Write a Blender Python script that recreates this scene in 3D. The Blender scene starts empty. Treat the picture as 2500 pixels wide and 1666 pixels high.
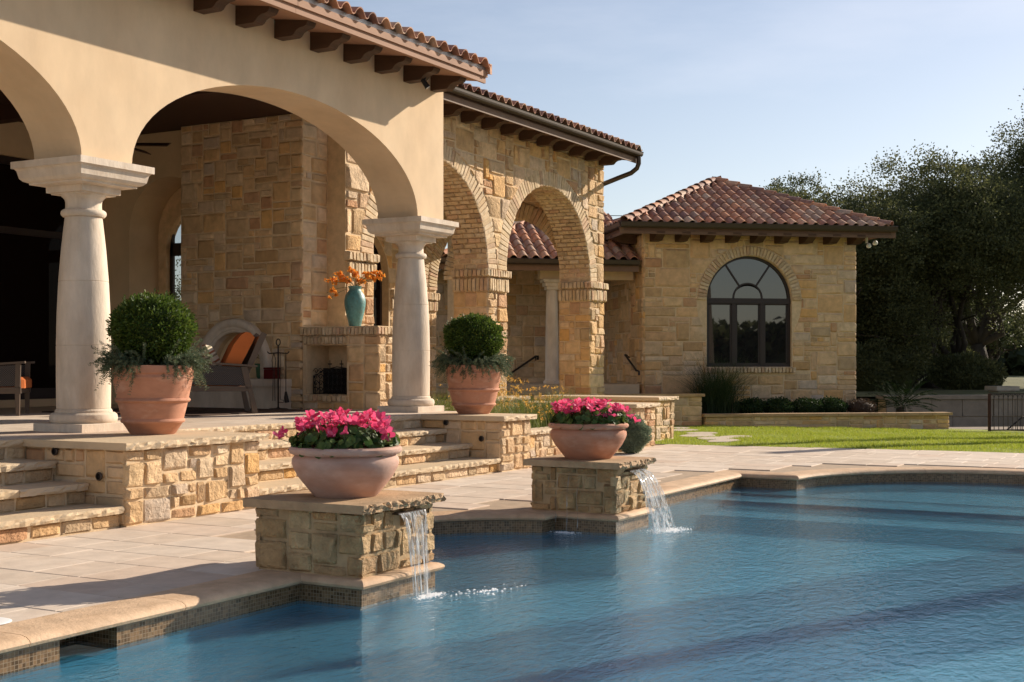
import bpy, math, random
import numpy as np
from mathutils import Vector, Matrix
from mathutils.geometry import tessellate_polygon
random.seed(11)
rng = np.random.default_rng(5)
S = bpy.context.scene
COL = S.collection
PI = math.pi

# ------------------------------------------------------------------ camera
cd = bpy.data.cameras.new('camera')
cam = bpy.data.objects.new('camera', cd)
COL.objects.link(cam)
cam.location = (0, 0, 1.316)
cam.rotation_euler = (PI / 2, 0, math.radians(29.1 - 90))
cd.sensor_width = 36
cd.lens = 46.17
cd.shift_y = 0.022
cd.clip_start = 0.1
cd.clip_end = 3000
S.camera = cam

# ------------------------------------------------------------------ sky, sun, exposure
SUN_TRAVEL = Vector((-1.54, 0.70, -0.80)).normalized()
W = bpy.data.worlds.new('World')
S.world = W
W.use_nodes = True
nt = W.node_tree
nt.nodes.clear()
w_out = nt.nodes.new('ShaderNodeOutputWorld')
w_bg = nt.nodes.new('ShaderNodeBackground')
w_sky = nt.nodes.new('ShaderNodeTexSky')
w_sky.sky_type = 'NISHITA'
w_sky.sun_disc = False
w_sky.sun_elevation = math.asin(-SUN_TRAVEL.z)
w_sky.sun_rotation = math.atan2(-SUN_TRAVEL.x, -SUN_TRAVEL.y)
w_sky.air_density = 1.0
w_sky.dust_density = 0.5
w_sky.ozone_density = 1.0
w_hsv = nt.nodes.new('ShaderNodeHueSaturation')
w_hsv.inputs['Saturation'].default_value = 0.8
w_tc = nt.nodes.new('ShaderNodeTexCoord')
w_map = nt.nodes.new('ShaderNodeMapping')
w_map.inputs['Scale'].default_value = (1.0, 1.0, 4.2)
w_noise = nt.nodes.new('ShaderNodeTexNoise')
w_noise.inputs['Scale'].default_value = 2.3
w_noise.inputs['Detail'].default_value = 7
w_noise.inputs['Roughness'].default_value = 0.55
w_ramp = nt.nodes.new('ShaderNodeValToRGB')
w_ramp.color_ramp.elements[0].position = 0.50
w_ramp.color_ramp.elements[0].color = (0, 0, 0, 1)
w_ramp.color_ramp.elements[1].position = 0.78
w_ramp.color_ramp.elements[1].color = (0.36, 0.36, 0.36, 1)
w_mix = nt.nodes.new('ShaderNodeMix')
w_mix.data_type = 'RGBA'
w_mix.inputs[7].default_value = (8.2, 8.3, 9.0, 1)
nt.links.new(w_tc.outputs['Generated'], w_map.inputs['Vector'])
nt.links.new(w_map.outputs['Vector'], w_noise.inputs['Vector'])
nt.links.new(w_noise.outputs['Fac'], w_ramp.inputs['Fac'])
nt.links.new(w_ramp.outputs['Color'], w_mix.inputs[0])
nt.links.new(w_sky.outputs['Color'], w_hsv.inputs['Color'])
w_tint = nt.nodes.new('ShaderNodeMix')
w_tint.data_type = 'RGBA'
w_tint.blend_type = 'MULTIPLY'
w_tint.inputs[0].default_value = 1
w_tint.inputs[7].default_value = (1.0, 0.95, 0.965, 1)
nt.links.new(w_hsv.outputs['Color'], w_tint.inputs[6])
nt.links.new(w_tint.outputs[2], w_mix.inputs[6])
nt.links.new(w_mix.outputs[2], w_bg.inputs['Color'])
w_bg.inputs['Strength'].default_value = 0.066
nt.links.new(w_bg.outputs['Background'], w_out.inputs['Surface'])

ld = bpy.data.lights.new('sun', 'SUN')
ld.energy = 3.7
ld.angle = math.radians(0.5)
ld.color = (1.0, 0.875, 0.72)
sun = bpy.data.objects.new('sun', ld)
sun.rotation_euler = SUN_TRAVEL.to_track_quat('-Z', 'Y').to_euler()
sun.location = (30, -12, 20)
COL.objects.link(sun)
S.view_settings.view_transform = 'Standard'
S.view_settings.look = 'None'
S.view_settings.gamma = 1
S.view_settings.use_curve_mapping = False
S.view_settings.exposure = 0.98
S.render.engine = 'CYCLES'
S.cycles.max_bounces = 8
S.cycles.transparent_max_bounces = 16
S.cycles.use_denoising = True

# ------------------------------------------------------------------ materials
def nodes_of(name):
    m = bpy.data.materials.new(name)
    m.use_nodes = True
    t = m.node_tree
    t.nodes.clear()
    return m, t, (lambda k: t.nodes.new(k)), t.links.new

def ramp(n, cols, interp='LINEAR'):
    r = n('ShaderNodeValToRGB')
    cr = r.color_ramp
    cr.interpolation = interp
    while len(cr.elements) < len(cols):
        cr.elements.new(0.5)
    for i, c in enumerate(cols):
        cr.elements[i].position = i / max(1, len(cols) - 1) if interp == 'LINEAR' else i / len(cols)
        cr.elements[i].color = (*c, 1)
    return r

def M(name, cols, rough=0.85, var=0.2, vs=6, bump=0.3, bs=30, bd=0.01, rnd='obj', spec=0.25, stain=None, metal=0, stretch=None, coat=0):
    m, t, n, L = nodes_of(name)
    out = n('ShaderNodeOutputMaterial')
    p = n('ShaderNodeBsdfPrincipled')
    p.inputs['Roughness'].default_value = rough
    p.inputs['Specular IOR Level'].default_value = spec
    p.inputs['Metallic'].default_value = metal
    if coat:
        p.inputs['Coat Weight'].default_value = coat
        p.inputs['Coat Roughness'].default_value = 0.2
    L(p.outputs[0], out.inputs[0])
    g = n('ShaderNodeNewGeometry')
    pos = g.outputs['Position']
    if stretch:
        mp = n('ShaderNodeMapping')
        mp.inputs['Scale'].default_value = stretch
        L(pos, mp.inputs[0])
        pos = mp.outputs[0]
    if len(cols) > 1:
        r = ramp(n, cols)
        if rnd == 'obj':
            oi = n('ShaderNodeObjectInfo')
            L(oi.outputs['Random'], r.inputs[0])
        elif rnd == 'island':
            L(g.outputs['Random Per Island'], r.inputs[0])
        else:
            nz = n('ShaderNodeTexNoise')
            nz.inputs['Scale'].default_value = rnd
            nz.inputs['Detail'].default_value = 5
            L(pos, nz.inputs['Vector'])
            mr = n('ShaderNodeMapRange')
            mr.inputs[1].default_value = 0.3
            mr.inputs[2].default_value = 0.8
            L(nz.outputs['Fac'], mr.inputs[0])
            L(mr.outputs[0], r.inputs[0])
        col = r.outputs[0]
    else:
        c = n('ShaderNodeRGB')
        c.outputs[0].default_value = (*cols[0], 1)
        col = c.outputs[0]
    if stain:
        sc, ss, amount = stain
        nz = n('ShaderNodeTexNoise')
        nz.inputs['Scale'].default_value = ss
        nz.inputs['Detail'].default_value = 6
        nz.inputs['Roughness'].default_value = 0.65
        L(pos, nz.inputs['Vector'])
        mr = n('ShaderNodeMapRange')
        mr.inputs[1].default_value = 0.5
        mr.inputs[2].default_value = 0.75
        mr.inputs[4].default_value = amount
        L(nz.outputs['Fac'], mr.inputs[0])
        mx = n('ShaderNodeMix')
        mx.data_type = 'RGBA'
        mx.inputs[7].default_value = (*sc, 1)
        L(mr.outputs[0], mx.inputs[0])
        L(col, mx.inputs[6])
        col = mx.outputs[2]
    if var:
        nz = n('ShaderNodeTexNoise')
        nz.inputs['Scale'].default_value = vs
        nz.inputs['Detail'].default_value = 8
        nz.inputs['Roughness'].default_value = 0.6
        L(pos, nz.inputs['Vector'])
        mr = n('ShaderNodeMapRange')
        mr.inputs[1].default_value = 0.25
        mr.inputs[2].default_value = 0.75
        mr.inputs[3].default_value = 1 - var
        mr.inputs[4].default_value = 1 + var
        L(nz.outputs['Fac'], mr.inputs[0])
        sc = n('ShaderNodeVectorMath')
        sc.operation = 'SCALE'
        L(col, sc.inputs[0])
        L(mr.outputs[0], sc.inputs['Scale'])
        col = sc.outputs[0]
    L(col, p.inputs['Base Color'])
    if bump:
        nb = n('ShaderNodeTexNoise')
        nb.inputs['Scale'].default_value = bs
        nb.inputs['Detail'].default_value = 9
        nb.inputs['Roughness'].default_value = 0.62
        L(pos, nb.inputs['Vector'])
        b = n('ShaderNodeBump')
        b.inputs['Strength'].default_value = bump
        b.inputs['Distance'].default_value = bd
        L(nb.outputs['Fac'], b.inputs['Height'])
        L(b.outputs[0], p.inputs['Normal'])
    return m

def leaf_mat(name, cols, trans=0.3, rough=0.55, spec=0.3):
    m, t, n, L = nodes_of(name)
    out = n('ShaderNodeOutputMaterial')
    g = n('ShaderNodeNewGeometry')
    r = ramp(n, cols)
    L(g.outputs['Random Per Island'], r.inputs[0])
    p = n('ShaderNodeBsdfPrincipled')
    p.inputs['Roughness'].default_value = rough
    p.inputs['Specular IOR Level'].default_value = spec
    tr = n('ShaderNodeBsdfTranslucent')
    L(r.outputs[0], p.inputs['Base Color'])
    L(r.outputs[0], tr.inputs['Color'])
    mx = n('ShaderNodeMixShader')
    mx.inputs[0].default_value = trans
    L(p.outputs[0], mx.inputs[1])
    L(tr.outputs[0], mx.inputs[2])
    L(mx.outputs[0], out.inputs[0])
    return m

STONE_COLS = [(0.603, 0.395, 0.203), (0.725, 0.515, 0.31), (0.606, 0.371, 0.164), (0.74, 0.573, 0.388), (0.477, 0.297, 0.139), (0.661, 0.478, 0.298), (0.698, 0.403, 0.147), (0.541, 0.431, 0.33), (0.74, 0.522, 0.292), (0.499, 0.28, 0.151), (0.686, 0.501, 0.326), (0.457, 0.328, 0.195), (0.661, 0.424, 0.211)]
stone = M('limestone', STONE_COLS, rough=.92, var=.28, vs=7, bump=1.0, bs=15, bd=.055, stain=((.34, .20, .09), 5, .45))
stone_smooth = M('limestone_dressed', STONE_COLS, rough=.92, var=.22, vs=7, bump=.6, bs=18, bd=.025, stain=((.36, .24, .12), 4, .35))
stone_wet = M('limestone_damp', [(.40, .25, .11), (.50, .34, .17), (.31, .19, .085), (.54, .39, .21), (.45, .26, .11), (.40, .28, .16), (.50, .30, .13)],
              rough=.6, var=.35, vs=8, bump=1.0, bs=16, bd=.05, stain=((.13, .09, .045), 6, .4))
mortar = M('mortar', [(.64, .48, .30)], var=.18, vs=10, bump=.5, bs=50, bd=.006)
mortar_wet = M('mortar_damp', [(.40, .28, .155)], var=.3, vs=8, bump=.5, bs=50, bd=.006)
cap_mat = M('cap_stone', [(.58, .45, .30), (.55, .42, .27), (.62, .49, .34)], var=.16, vs=5, bump=.5, bs=35, bd=.012, stain=((.42, .27, .13), 5, .35))
cap_wet_shade = M('cap_stone_weathered_shade', [(.46, .31, .18), (.42, .28, .16)], var=.22, vs=5, bump=.6, bs=30, bd=.014, stain=((.17, .11, .05), 6, .5))  # weathered pedestal caps; same dark tone paints tree shade on planter caps
brick = M('brick', [(.60, .46, .30), (.57, .42, .25), (.64, .50, .34), (.54, .38, .22), (.62, .47, .29), (.58, .38, .25), (.44, .32, .20), (.65, .52, .36), (.60, .45, .28)],
          var=.25, vs=12, bump=.6, bs=40, bd=.012, stain=((.20, .15, .10), 9, .35))
plaster = M('plaster', [(.65, .475, .30), (.745, .575, .385)], rnd=1.1, var=.10, vs=3.0, stain=((.56, .41, .27), 1.6, .5), stretch=(1, 1, .55), bump=.12, bs=14, bd=.01, rough=.9)
plaster_in = M('plaster_interior', [(.62, .45, .27), (.68, .50, .31)], rnd=1.2, var=.08, vs=3, bump=.1, bs=14, bd=.01)
traver = M('travertine', [(.60, .49, .38), (.68, .58, .47), (.63, .51, .39)], rnd=3.0, var=.14, vs=9, bump=.5, bs=45, bd=.009, stretch=(1, 1, .35), stain=((.42, .31, .20), 3.5, .5))
tile_mat = M('clay_roof_tile', [(.30, .15, .10), (.55, .25, .14), (.22, .12, .095), (.62, .36, .22), (.44, .20, .115), (.27, .15, .12), (.66, .30, .15), (.38, .24, .17), (.56, .39, .27), (.48, .22, .13)],
             var=.3, vs=10, bump=.4, bs=30, bd=.006, stain=((.13, .09, .075), 7, .25), rough=.7)
tile_under = M('roof_underlay', [(.12, .07, .05)], var=.2)
wood_dark = M('dark_stained_wood', [(.085, .045, .026), (.065, .034, .02)], rnd=5., var=.25, vs=8, bump=.3, bs=30, bd=.006, stretch=(1, .3, 1), rough=.6)
wood_fascia = M('cedar_board', [(.36, .20, .12), (.31, .165, .10), (.38, .22, .135)], rnd=3.0, var=.18, vs=6, bump=.3, bs=35, bd=.005, stretch=(.2, 1, 1), rough=.7)
wood_fascia2 = M('brown_painted_board', [(.16, .095, .06)], var=.12, vs=5, bump=.15, bs=30, bd=.004, rough=.6)
wood_ceiling = M('ceiling_board', [(.06, .028, .018), (.045, .02, .013)], rnd=6., var=.2, bump=.2, rough=.6)
metal_gutter = M('bronze_gutter', [(.055, .038, .028)], var=.1, vs=4, bump=.05, rough=.42, spec=.5, metal=.25)
flash_mat = M('zinc_flashing', [(.45, .43, .42)], var=.2, vs=8, bump=.1, rough=.45, metal=.5)
paver = M('travertine_paver', [(.56, .45, .35), (.63, .525, .425), (.53, .43, .335), (.66, .56, .46), (.60, .49, .39), (.57, .44, .34)], var=.16, vs=5, bump=.25, bs=40, bd=.006,
          stain=((.50, .36, .25), 3, .35), rough=.75)
grout = M('paver_joint', [(.40, .30, .21)], var=.2, vs=8, bump=.3)
deck_far = M('travertine_deck', [(.60, .49, .39)], var=.1, vs=4, bump=.2, bs=40, bd=.005)
coping = M('sandstone_coping', [(.54, .36, .22), (.60, .42, .27), (.48, .31, .185)], var=.24, vs=6, bump=.6, bs=45, bd=.008, stain=((.36, .21, .10), 7, .45), rough=.7)
terra = M('terracotta', [(.50, .245, .155), (.45, .21, .13), (.55, .295, .20)], rnd=4.0, var=.12, vs=7, bump=.2, bs=30, bd=.006, stretch=(1, 1, 2.2), stain=((.62, .42, .32), 4, .5))
terra_old = M('terracotta_pale', [(.46, .26, .19), (.52, .33, .26), (.42, .22, .15)], rnd=4.0, var=.14, vs=7, bump=.25, bs=30, bd=.006, stretch=(1, 1, 2.6), stain=((.60, .46, .38), 4, .55))
soil = M('soil', [(.07, .05, .035)], var=.4, vs=15, bump=.9, bs=40, bd=.03)
iron = M('wrought_iron', [(.02, .013, .011)], var=.2, vs=20, bump=.2, rough=.5, spec=.4)
iron_red = M('rusty_iron', [(.055, .02, .015)], var=.3, vs=15, bump=.3, rough=.6)
frame_mat = M('bronze_frame', [(.035, .024, .022)], var=.05, bump=0, rough=.45, spec=.4)
orange_cloth = M('orange_canvas', [(.52, .14, .035)], var=.1, vs=6, bump=.25, bs=160, bd=.002)
wood_chair = M('grey_brown_wood', [(.13, .095, .07), (.10, .07, .05)], rnd=6., var=.2, bump=.2, rough=.55)
vase_mat = M('teal_glaze', [(.07, .20, .20), (.10, .27, .26), (.06, .16, .17)], rnd=14., var=.2, vs=25, bump=.5, bs=45, bd=.008, rough=.45, spec=.5, stain=((.16, .13, .08), 12, .5))
white_plastic = M('white_plastic', [(.75, .74, .72)], var=.05, bump=.05, rough=.5)
black_metal = M('black_metal', [(.012, .011, .011)], var=0, bump=0, rough=.4)
green_glaze = M('green_glaze', [(.07, .16, .09)], var=.2, rough=.4, bump=.1)
red_lacquer = M('dark_red_lacquer', [(.13, .012, .012)], var=.15, rough=.35, bump=.05)
rug_mat = M('brown_rug', [(.06, .035, .025), (.09, .055, .035)], rnd=12., var=.2, bump=.5, bs=120, bd=.004)
concrete = M('split_face_block', [(.26, .215, .17), (.30, .25, .20), (.23, .19, .15)], var=.18, vs=5, bump=.5, bs=30, bd=.01)
bark = M('oak_bark', [(.05, .038, .028), (.075, .06, .046)], rnd=5., var=.3, vs=6, bump=.9, bs=14, bd=.05, stretch=(1, 1, .3))
pillar_mat = M('pale_pillar_stone', [(.50, .42, .32)], var=.15, bump=.3)
step_stone = M('flagstone', [(.50, .42, .32), (.54, .46, .36)], var=.15, bump=.3)
box_leaf = leaf_mat('boxwood_leaf', [(.045, .085, .012), (.085, .135, .018), (.055, .095, .016), (.14, .18, .03)], .35)
rosemary_leaf = leaf_mat('rosemary_leaf', [(.085, .13, .07), (.13, .18, .10), (.07, .105, .06), (.18, .22, .13), (.20, .17, .09)], .25, .7)
sage_leaf = leaf_mat('grey_sage_leaf', [(.19, .24, .16), (.25, .30, .20), (.15, .19, .125)], .25, .7)
cyc_leaf = leaf_mat('cyclamen_leaf', [(.045, .09, .018), (.08, .135, .025), (.05, .095, .025), (.14, .18, .035)], .3)
pink = leaf_mat('pink_petal', [(.82, .09, .22), (.87, .17, .33), (.78, .06, .17), (.88, .26, .42)], .45, .5, .2)
orange_petal = leaf_mat('orange_petal', [(.86, .34, .05), (.88, .42, .08), (.82, .27, .04)], .4, .5, .2)
yellow_petal = leaf_mat('golden_petal', [(.74, .42, .08), (.78, .50, .12), (.72, .34, .06)], .4, .5, .2)
stem_mat = leaf_mat('green_stem', [(.08, .12, .03), (.12, .15, .05)], .2)
grass_blade = leaf_mat('lawn_blade', [(.30, .38, .035), (.36, .42, .045), (.42, .42, .07), (.24, .33, .03)], .4, .6, .2)
tuft_blade = leaf_mat('tall_grass_blade', [(.10, .15, .025), (.15, .19, .04), (.22, .23, .07), (.11, .15, .03)], .35)
dark_blade = leaf_mat('dark_grass_blade', [(.025, .05, .018), (.04, .07, .025), (.06, .08, .035)], .3)
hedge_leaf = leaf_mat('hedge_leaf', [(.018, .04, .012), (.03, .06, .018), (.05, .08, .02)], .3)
sago_leaf = leaf_mat('sago_leaf', [(.010, .022, .008), (.016, .032, .010), (.024, .042, .014)], .1, .8, .05)  # leaf colour darkened to stand in for tree shade over the palm
rust_leaf = leaf_mat('bronze_leaf', [(.07, .045, .03), (.10, .06, .04), (.05, .045, .025)], .3)
oak_leaf = leaf_mat('oak_leaf', [(.062, .074, .032), (.095, .105, .042), (.125, .13, .05), (.075, .086, .036), (.18, .18, .07)], .42, .6, .2)
far_leaf = leaf_mat('distant_leaf', [(.06, .08, .035), (.09, .105, .04), (.045, .06, .03), (.12, .125, .05)], .35)
lawn_soil = M('lawn_turf', [(.20, .26, .03), (.26, .30, .04), (.30, .29, .07)], rnd=2.5, var=.2, vs=12, bump=.6, bs=60, bd=.02)
ground_mat = M('dry_meadow', [(.16, .15, .07), (.11, .12, .05)], rnd=.3, var=.3, vs=1.5, bump=.6, bs=6, bd=.05)
foam_mat = M('foam', [(.85, .87, .88)], var=.08, bump=.2, bs=60, rough=.4)
pool_mat = M('pool_plaster', [(.075, .27, .385), (.10, .325, .445), (.055, .22, .33)], rnd=2.0, var=.12, vs=5, bump=.2, rough=.8)

def wicker_mat():
    m, t, n, L = nodes_of('woven_wicker')
    out = n('ShaderNodeOutputMaterial'); p = n('ShaderNodeBsdfPrincipled')
    tc = n('ShaderNodeTexCoord'); ck = n('ShaderNodeTexChecker'); ck.inputs['Scale'].default_value = 75
    ck.inputs['Color1'].default_value = (.012, .010, .010, 1); ck.inputs['Color2'].default_value = (.085, .065, .055, 1)
    L(tc.outputs['Object'], ck.inputs['Vector']); L(ck.outputs['Color'], p.inputs['Base Color'])
    b = n('ShaderNodeBump'); b.inputs['Distance'].default_value = .004; L(ck.outputs['Fac'], b.inputs['Height']); L(b.outputs[0], p.inputs['Normal'])
    p.inputs['Roughness'].default_value = .6
    L(p.outputs[0], out.inputs[0]); return m
wicker = wicker_mat()

def stripe_mat():
    m, t, n, L = nodes_of('striped_canvas')
    out = n('ShaderNodeOutputMaterial'); p = n('ShaderNodeBsdfPrincipled')
    tc = n('ShaderNodeTexCoord'); sx = n('ShaderNodeSeparateXYZ'); L(tc.outputs['Object'], sx.inputs[0])
    ml = n('ShaderNodeMath'); ml.operation = 'MULTIPLY'; ml.inputs[1].default_value = 8.0; L(sx.outputs['X'], ml.inputs[0])
    fr = n('ShaderNodeMath'); fr.operation = 'FRACT'; L(ml.outputs[0], fr.inputs[0])
    r = ramp(n, [(.60, .52, .38), (.20, .17, .10), (.65, .58, .44), (.30, .10, .04), (.62, .54, .40)], 'CONSTANT')
    L(fr.outputs[0], r.inputs[0]); L(r.outputs[0], p.inputs['Base Color']); p.inputs['Roughness'].default_value = .9
    L(p.outputs[0], out.inputs[0]); return m
stripe = stripe_mat()

def mosaic_mat():
    m, t, n, L = nodes_of('glass_mosaic')
    out = n('ShaderNodeOutputMaterial'); p = n('ShaderNodeBsdfPrincipled')
    uv = n('ShaderNodeUVMap'); bt = n('ShaderNodeTexBrick')
    bt.offset = 0; bt.inputs['Scale'].default_value = 1.0
    bt.inputs['Brick Width'].default_value = .022; bt.inputs['Row Height'].default_value = .022
    bt.inputs['Mortar Size'].default_value = .0016; bt.inputs['Mortar Smooth'].default_value = .1
    bt.inputs['Color1'].default_value = (.10, .058, .025, 1); bt.inputs['Color2'].default_value = (.33, .20, .10, 1); bt.inputs['Mortar'].default_value = (.38, .28, .18, 1)
    L(uv.outputs[0], bt.inputs['Vector'])
    nz = n('ShaderNodeTexNoise'); nz.inputs['Scale'].default_value = 60; L(uv.outputs[0], nz.inputs['Vector'])
    mx = n('ShaderNodeMix'); mx.data_type = 'RGBA'; mx.blend_type = 'MULTIPLY'; mx.inputs[0].default_value = .5
    L(bt.outputs['Color'], mx.inputs[6]); L(nz.outputs['Fac'], mx.inputs[7]); L(mx.outputs[2], p.inputs['Base Color'])
    b = n('ShaderNodeBump'); b.invert = True; b.inputs['Distance'].default_value = .003; b.inputs['Strength'].default_value = .6
    L(bt.outputs['Fac'], b.inputs['Height']); L(b.outputs[0], p.inputs['Normal'])
    p.inputs['Roughness'].default_value = .22
    L(p.outputs[0], out.inputs[0]); return m
mosaic = mosaic_mat()

def water_mat():
    m, t, n, L = nodes_of('pool_water')
    out = n('ShaderNodeOutputMaterial')
    g = n('ShaderNodeNewGeometry')
    def wave(scale, rot, det):
        mp = n('ShaderNodeMapping'); mp.inputs['Scale'].default_value = scale; mp.inputs['Rotation'].default_value = (0, 0, rot)
        L(g.outputs['Position'], mp.inputs[0])
        nz = n('ShaderNodeTexNoise'); nz.inputs['Scale'].default_value = 1.0; nz.inputs['Detail'].default_value = det; nz.inputs['Distortion'].default_value = .6
        L(mp.outputs[0], nz.inputs['Vector']); return nz.outputs['Fac']
    a = wave((8.0, 16.0, 1), -0.5, 4); b_ = wave((26, 44, 1), -0.9, 3); c = wave((1.3, 2.2, 1), 0.2, 2)
    s1 = n('ShaderNodeMath'); s1.operation = 'MULTIPLY_ADD'; s1.inputs[1].default_value = .30; L(b_, s1.inputs[0]); L(a, s1.inputs[2])
    s2 = n('ShaderNodeMath'); s2.operation = 'MULTIPLY_ADD'; s2.inputs[1].default_value = .7; L(c, s2.inputs[0]); L(s1.outputs[0], s2.inputs[2])
    bp = n('ShaderNodeBump'); bp.inputs['Distance'].default_value = .019; bp.inputs['Strength'].default_value = .5; L(s2.outputs[0], bp.inputs['Height'])
    gl = n('ShaderNodeBsdfGlossy'); gl.inputs['Roughness'].default_value = .03; gl.inputs['Color'].default_value = (1, 1, 1, 1); L(bp.outputs[0], gl.inputs['Normal'])
    tp = n('ShaderNodeBsdfTransparent'); tp.inputs['Color'].default_value = (.86, .95, .98, 1)
    rf = n('ShaderNodeBsdfRefraction'); rf.inputs['IOR'].default_value = 1.33; rf.inputs['Roughness'].default_value = .04; rf.inputs['Color'].default_value = (.80, .93, .98, 1); L(bp.outputs[0], rf.inputs['Normal'])
    tr = n('ShaderNodeMixShader'); tr.inputs[0].default_value = .5; L(tp.outputs[0], tr.inputs[1]); L(rf.outputs[0], tr.inputs[2])
    lw = n('ShaderNodeLayerWeight'); lw.inputs['Blend'].default_value = .5; L(bp.outputs[0], lw.inputs['Normal'])
    pw_ = n('ShaderNodeMath'); pw_.operation = 'POWER'; pw_.inputs[1].default_value = 5.0; L(lw.outputs['Facing'], pw_.inputs[0])
    fr = n('ShaderNodeMath'); fr.operation = 'MULTIPLY_ADD'; fr.inputs[1].default_value = .85; fr.inputs[2].default_value = .02; L(pw_.outputs[0], fr.inputs[0])
    mx = n('ShaderNodeMixShader'); L(fr.outputs[0], mx.inputs[0]); L(tr.outputs[0], mx.inputs[1]); L(gl.outputs[0], mx.inputs[2])
    L(mx.outputs[0], out.inputs['Surface'])
    return m
water_m = water_mat()

def fall_mat():
    m, t, n, L = nodes_of('falling_water')
    out = n('ShaderNodeOutputMaterial')
    g = n('ShaderNodeNewGeometry')
    mp = n('ShaderNodeMapping'); mp.inputs['Scale'].default_value = (60, 60, 4); L(g.outputs['Position'], mp.inputs[0])
    nz = n('ShaderNodeTexNoise'); nz.inputs['Scale'].default_value = 1; nz.inputs['Detail'].default_value = 4; L(mp.outputs[0], nz.inputs['Vector'])
    mr = n('ShaderNodeMapRange'); mr.inputs[1].default_value = .42; mr.inputs[2].default_value = .72; mr.inputs[3].default_value = .05; mr.inputs[4].default_value = .75; L(nz.outputs['Fac'], mr.inputs[0])
    tr = n('ShaderNodeBsdfTransparent'); tr.inputs['Color'].default_value = (.93, .95, .96, 1)
    p = n('ShaderNodeBsdfPrincipled'); p.inputs['Base Color'].default_value = (.82, .84, .86, 1); p.inputs['Roughness'].default_value = .12
    tl = n('ShaderNodeBsdfTranslucent'); tl.inputs['Color'].default_value = (.85, .87, .9, 1)
    m1 = n('ShaderNodeMixShader'); m1.inputs[0].default_value = .4; L(p.outputs[0], m1.inputs[1]); L(tl.outputs[0], m1.inputs[2])
    mx = n('ShaderNodeMixShader'); L(mr.outputs[0], mx.inputs[0]); L(tr.outputs[0], mx.inputs[1]); L(m1.outputs[0], mx.inputs[2])
    L(mx.outputs[0], out.inputs['Surface']); return m
fall_m = fall_mat()

def glass_mat(name, base, ior, spec=.5):
    m, t, n, L = nodes_of(name)
    out = n('ShaderNodeOutputMaterial'); p = n('ShaderNodeBsdfPrincipled')
    p.inputs['Base Color'].default_value = (*base, 1); p.inputs['Roughness'].default_value = .015; p.inputs['IOR'].default_value = ior
    p.inputs['Specular IOR Level'].default_value = spec
    L(p.outputs[0], out.inputs[0]); return m
mirror_glass = glass_mat('coated_window_glass', (.012, .011, .013), 2.2)
dark_glass = glass_mat('dark_door_glass', (.011, .006, .0045), 1.2, .15)
def clear_glass_mat():
    m, t, n, L = nodes_of('clear_glass')
    out = n('ShaderNodeOutputMaterial'); tr = n('ShaderNodeBsdfTransparent'); tr.inputs['Color'].default_value = (.8, .82, .84, 1)
    gl = n('ShaderNodeBsdfGlossy'); gl.inputs['Roughness'].default_value = .01
    mx = n('ShaderNodeMixShader'); mx.inputs[0].default_value = .06; L(tr.outputs[0], mx.inputs[1]); L(gl.outputs[0], mx.inputs[2]); L(mx.outputs[0], out.inputs[0]); return m
clear_glass = clear_glass_mat()

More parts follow.
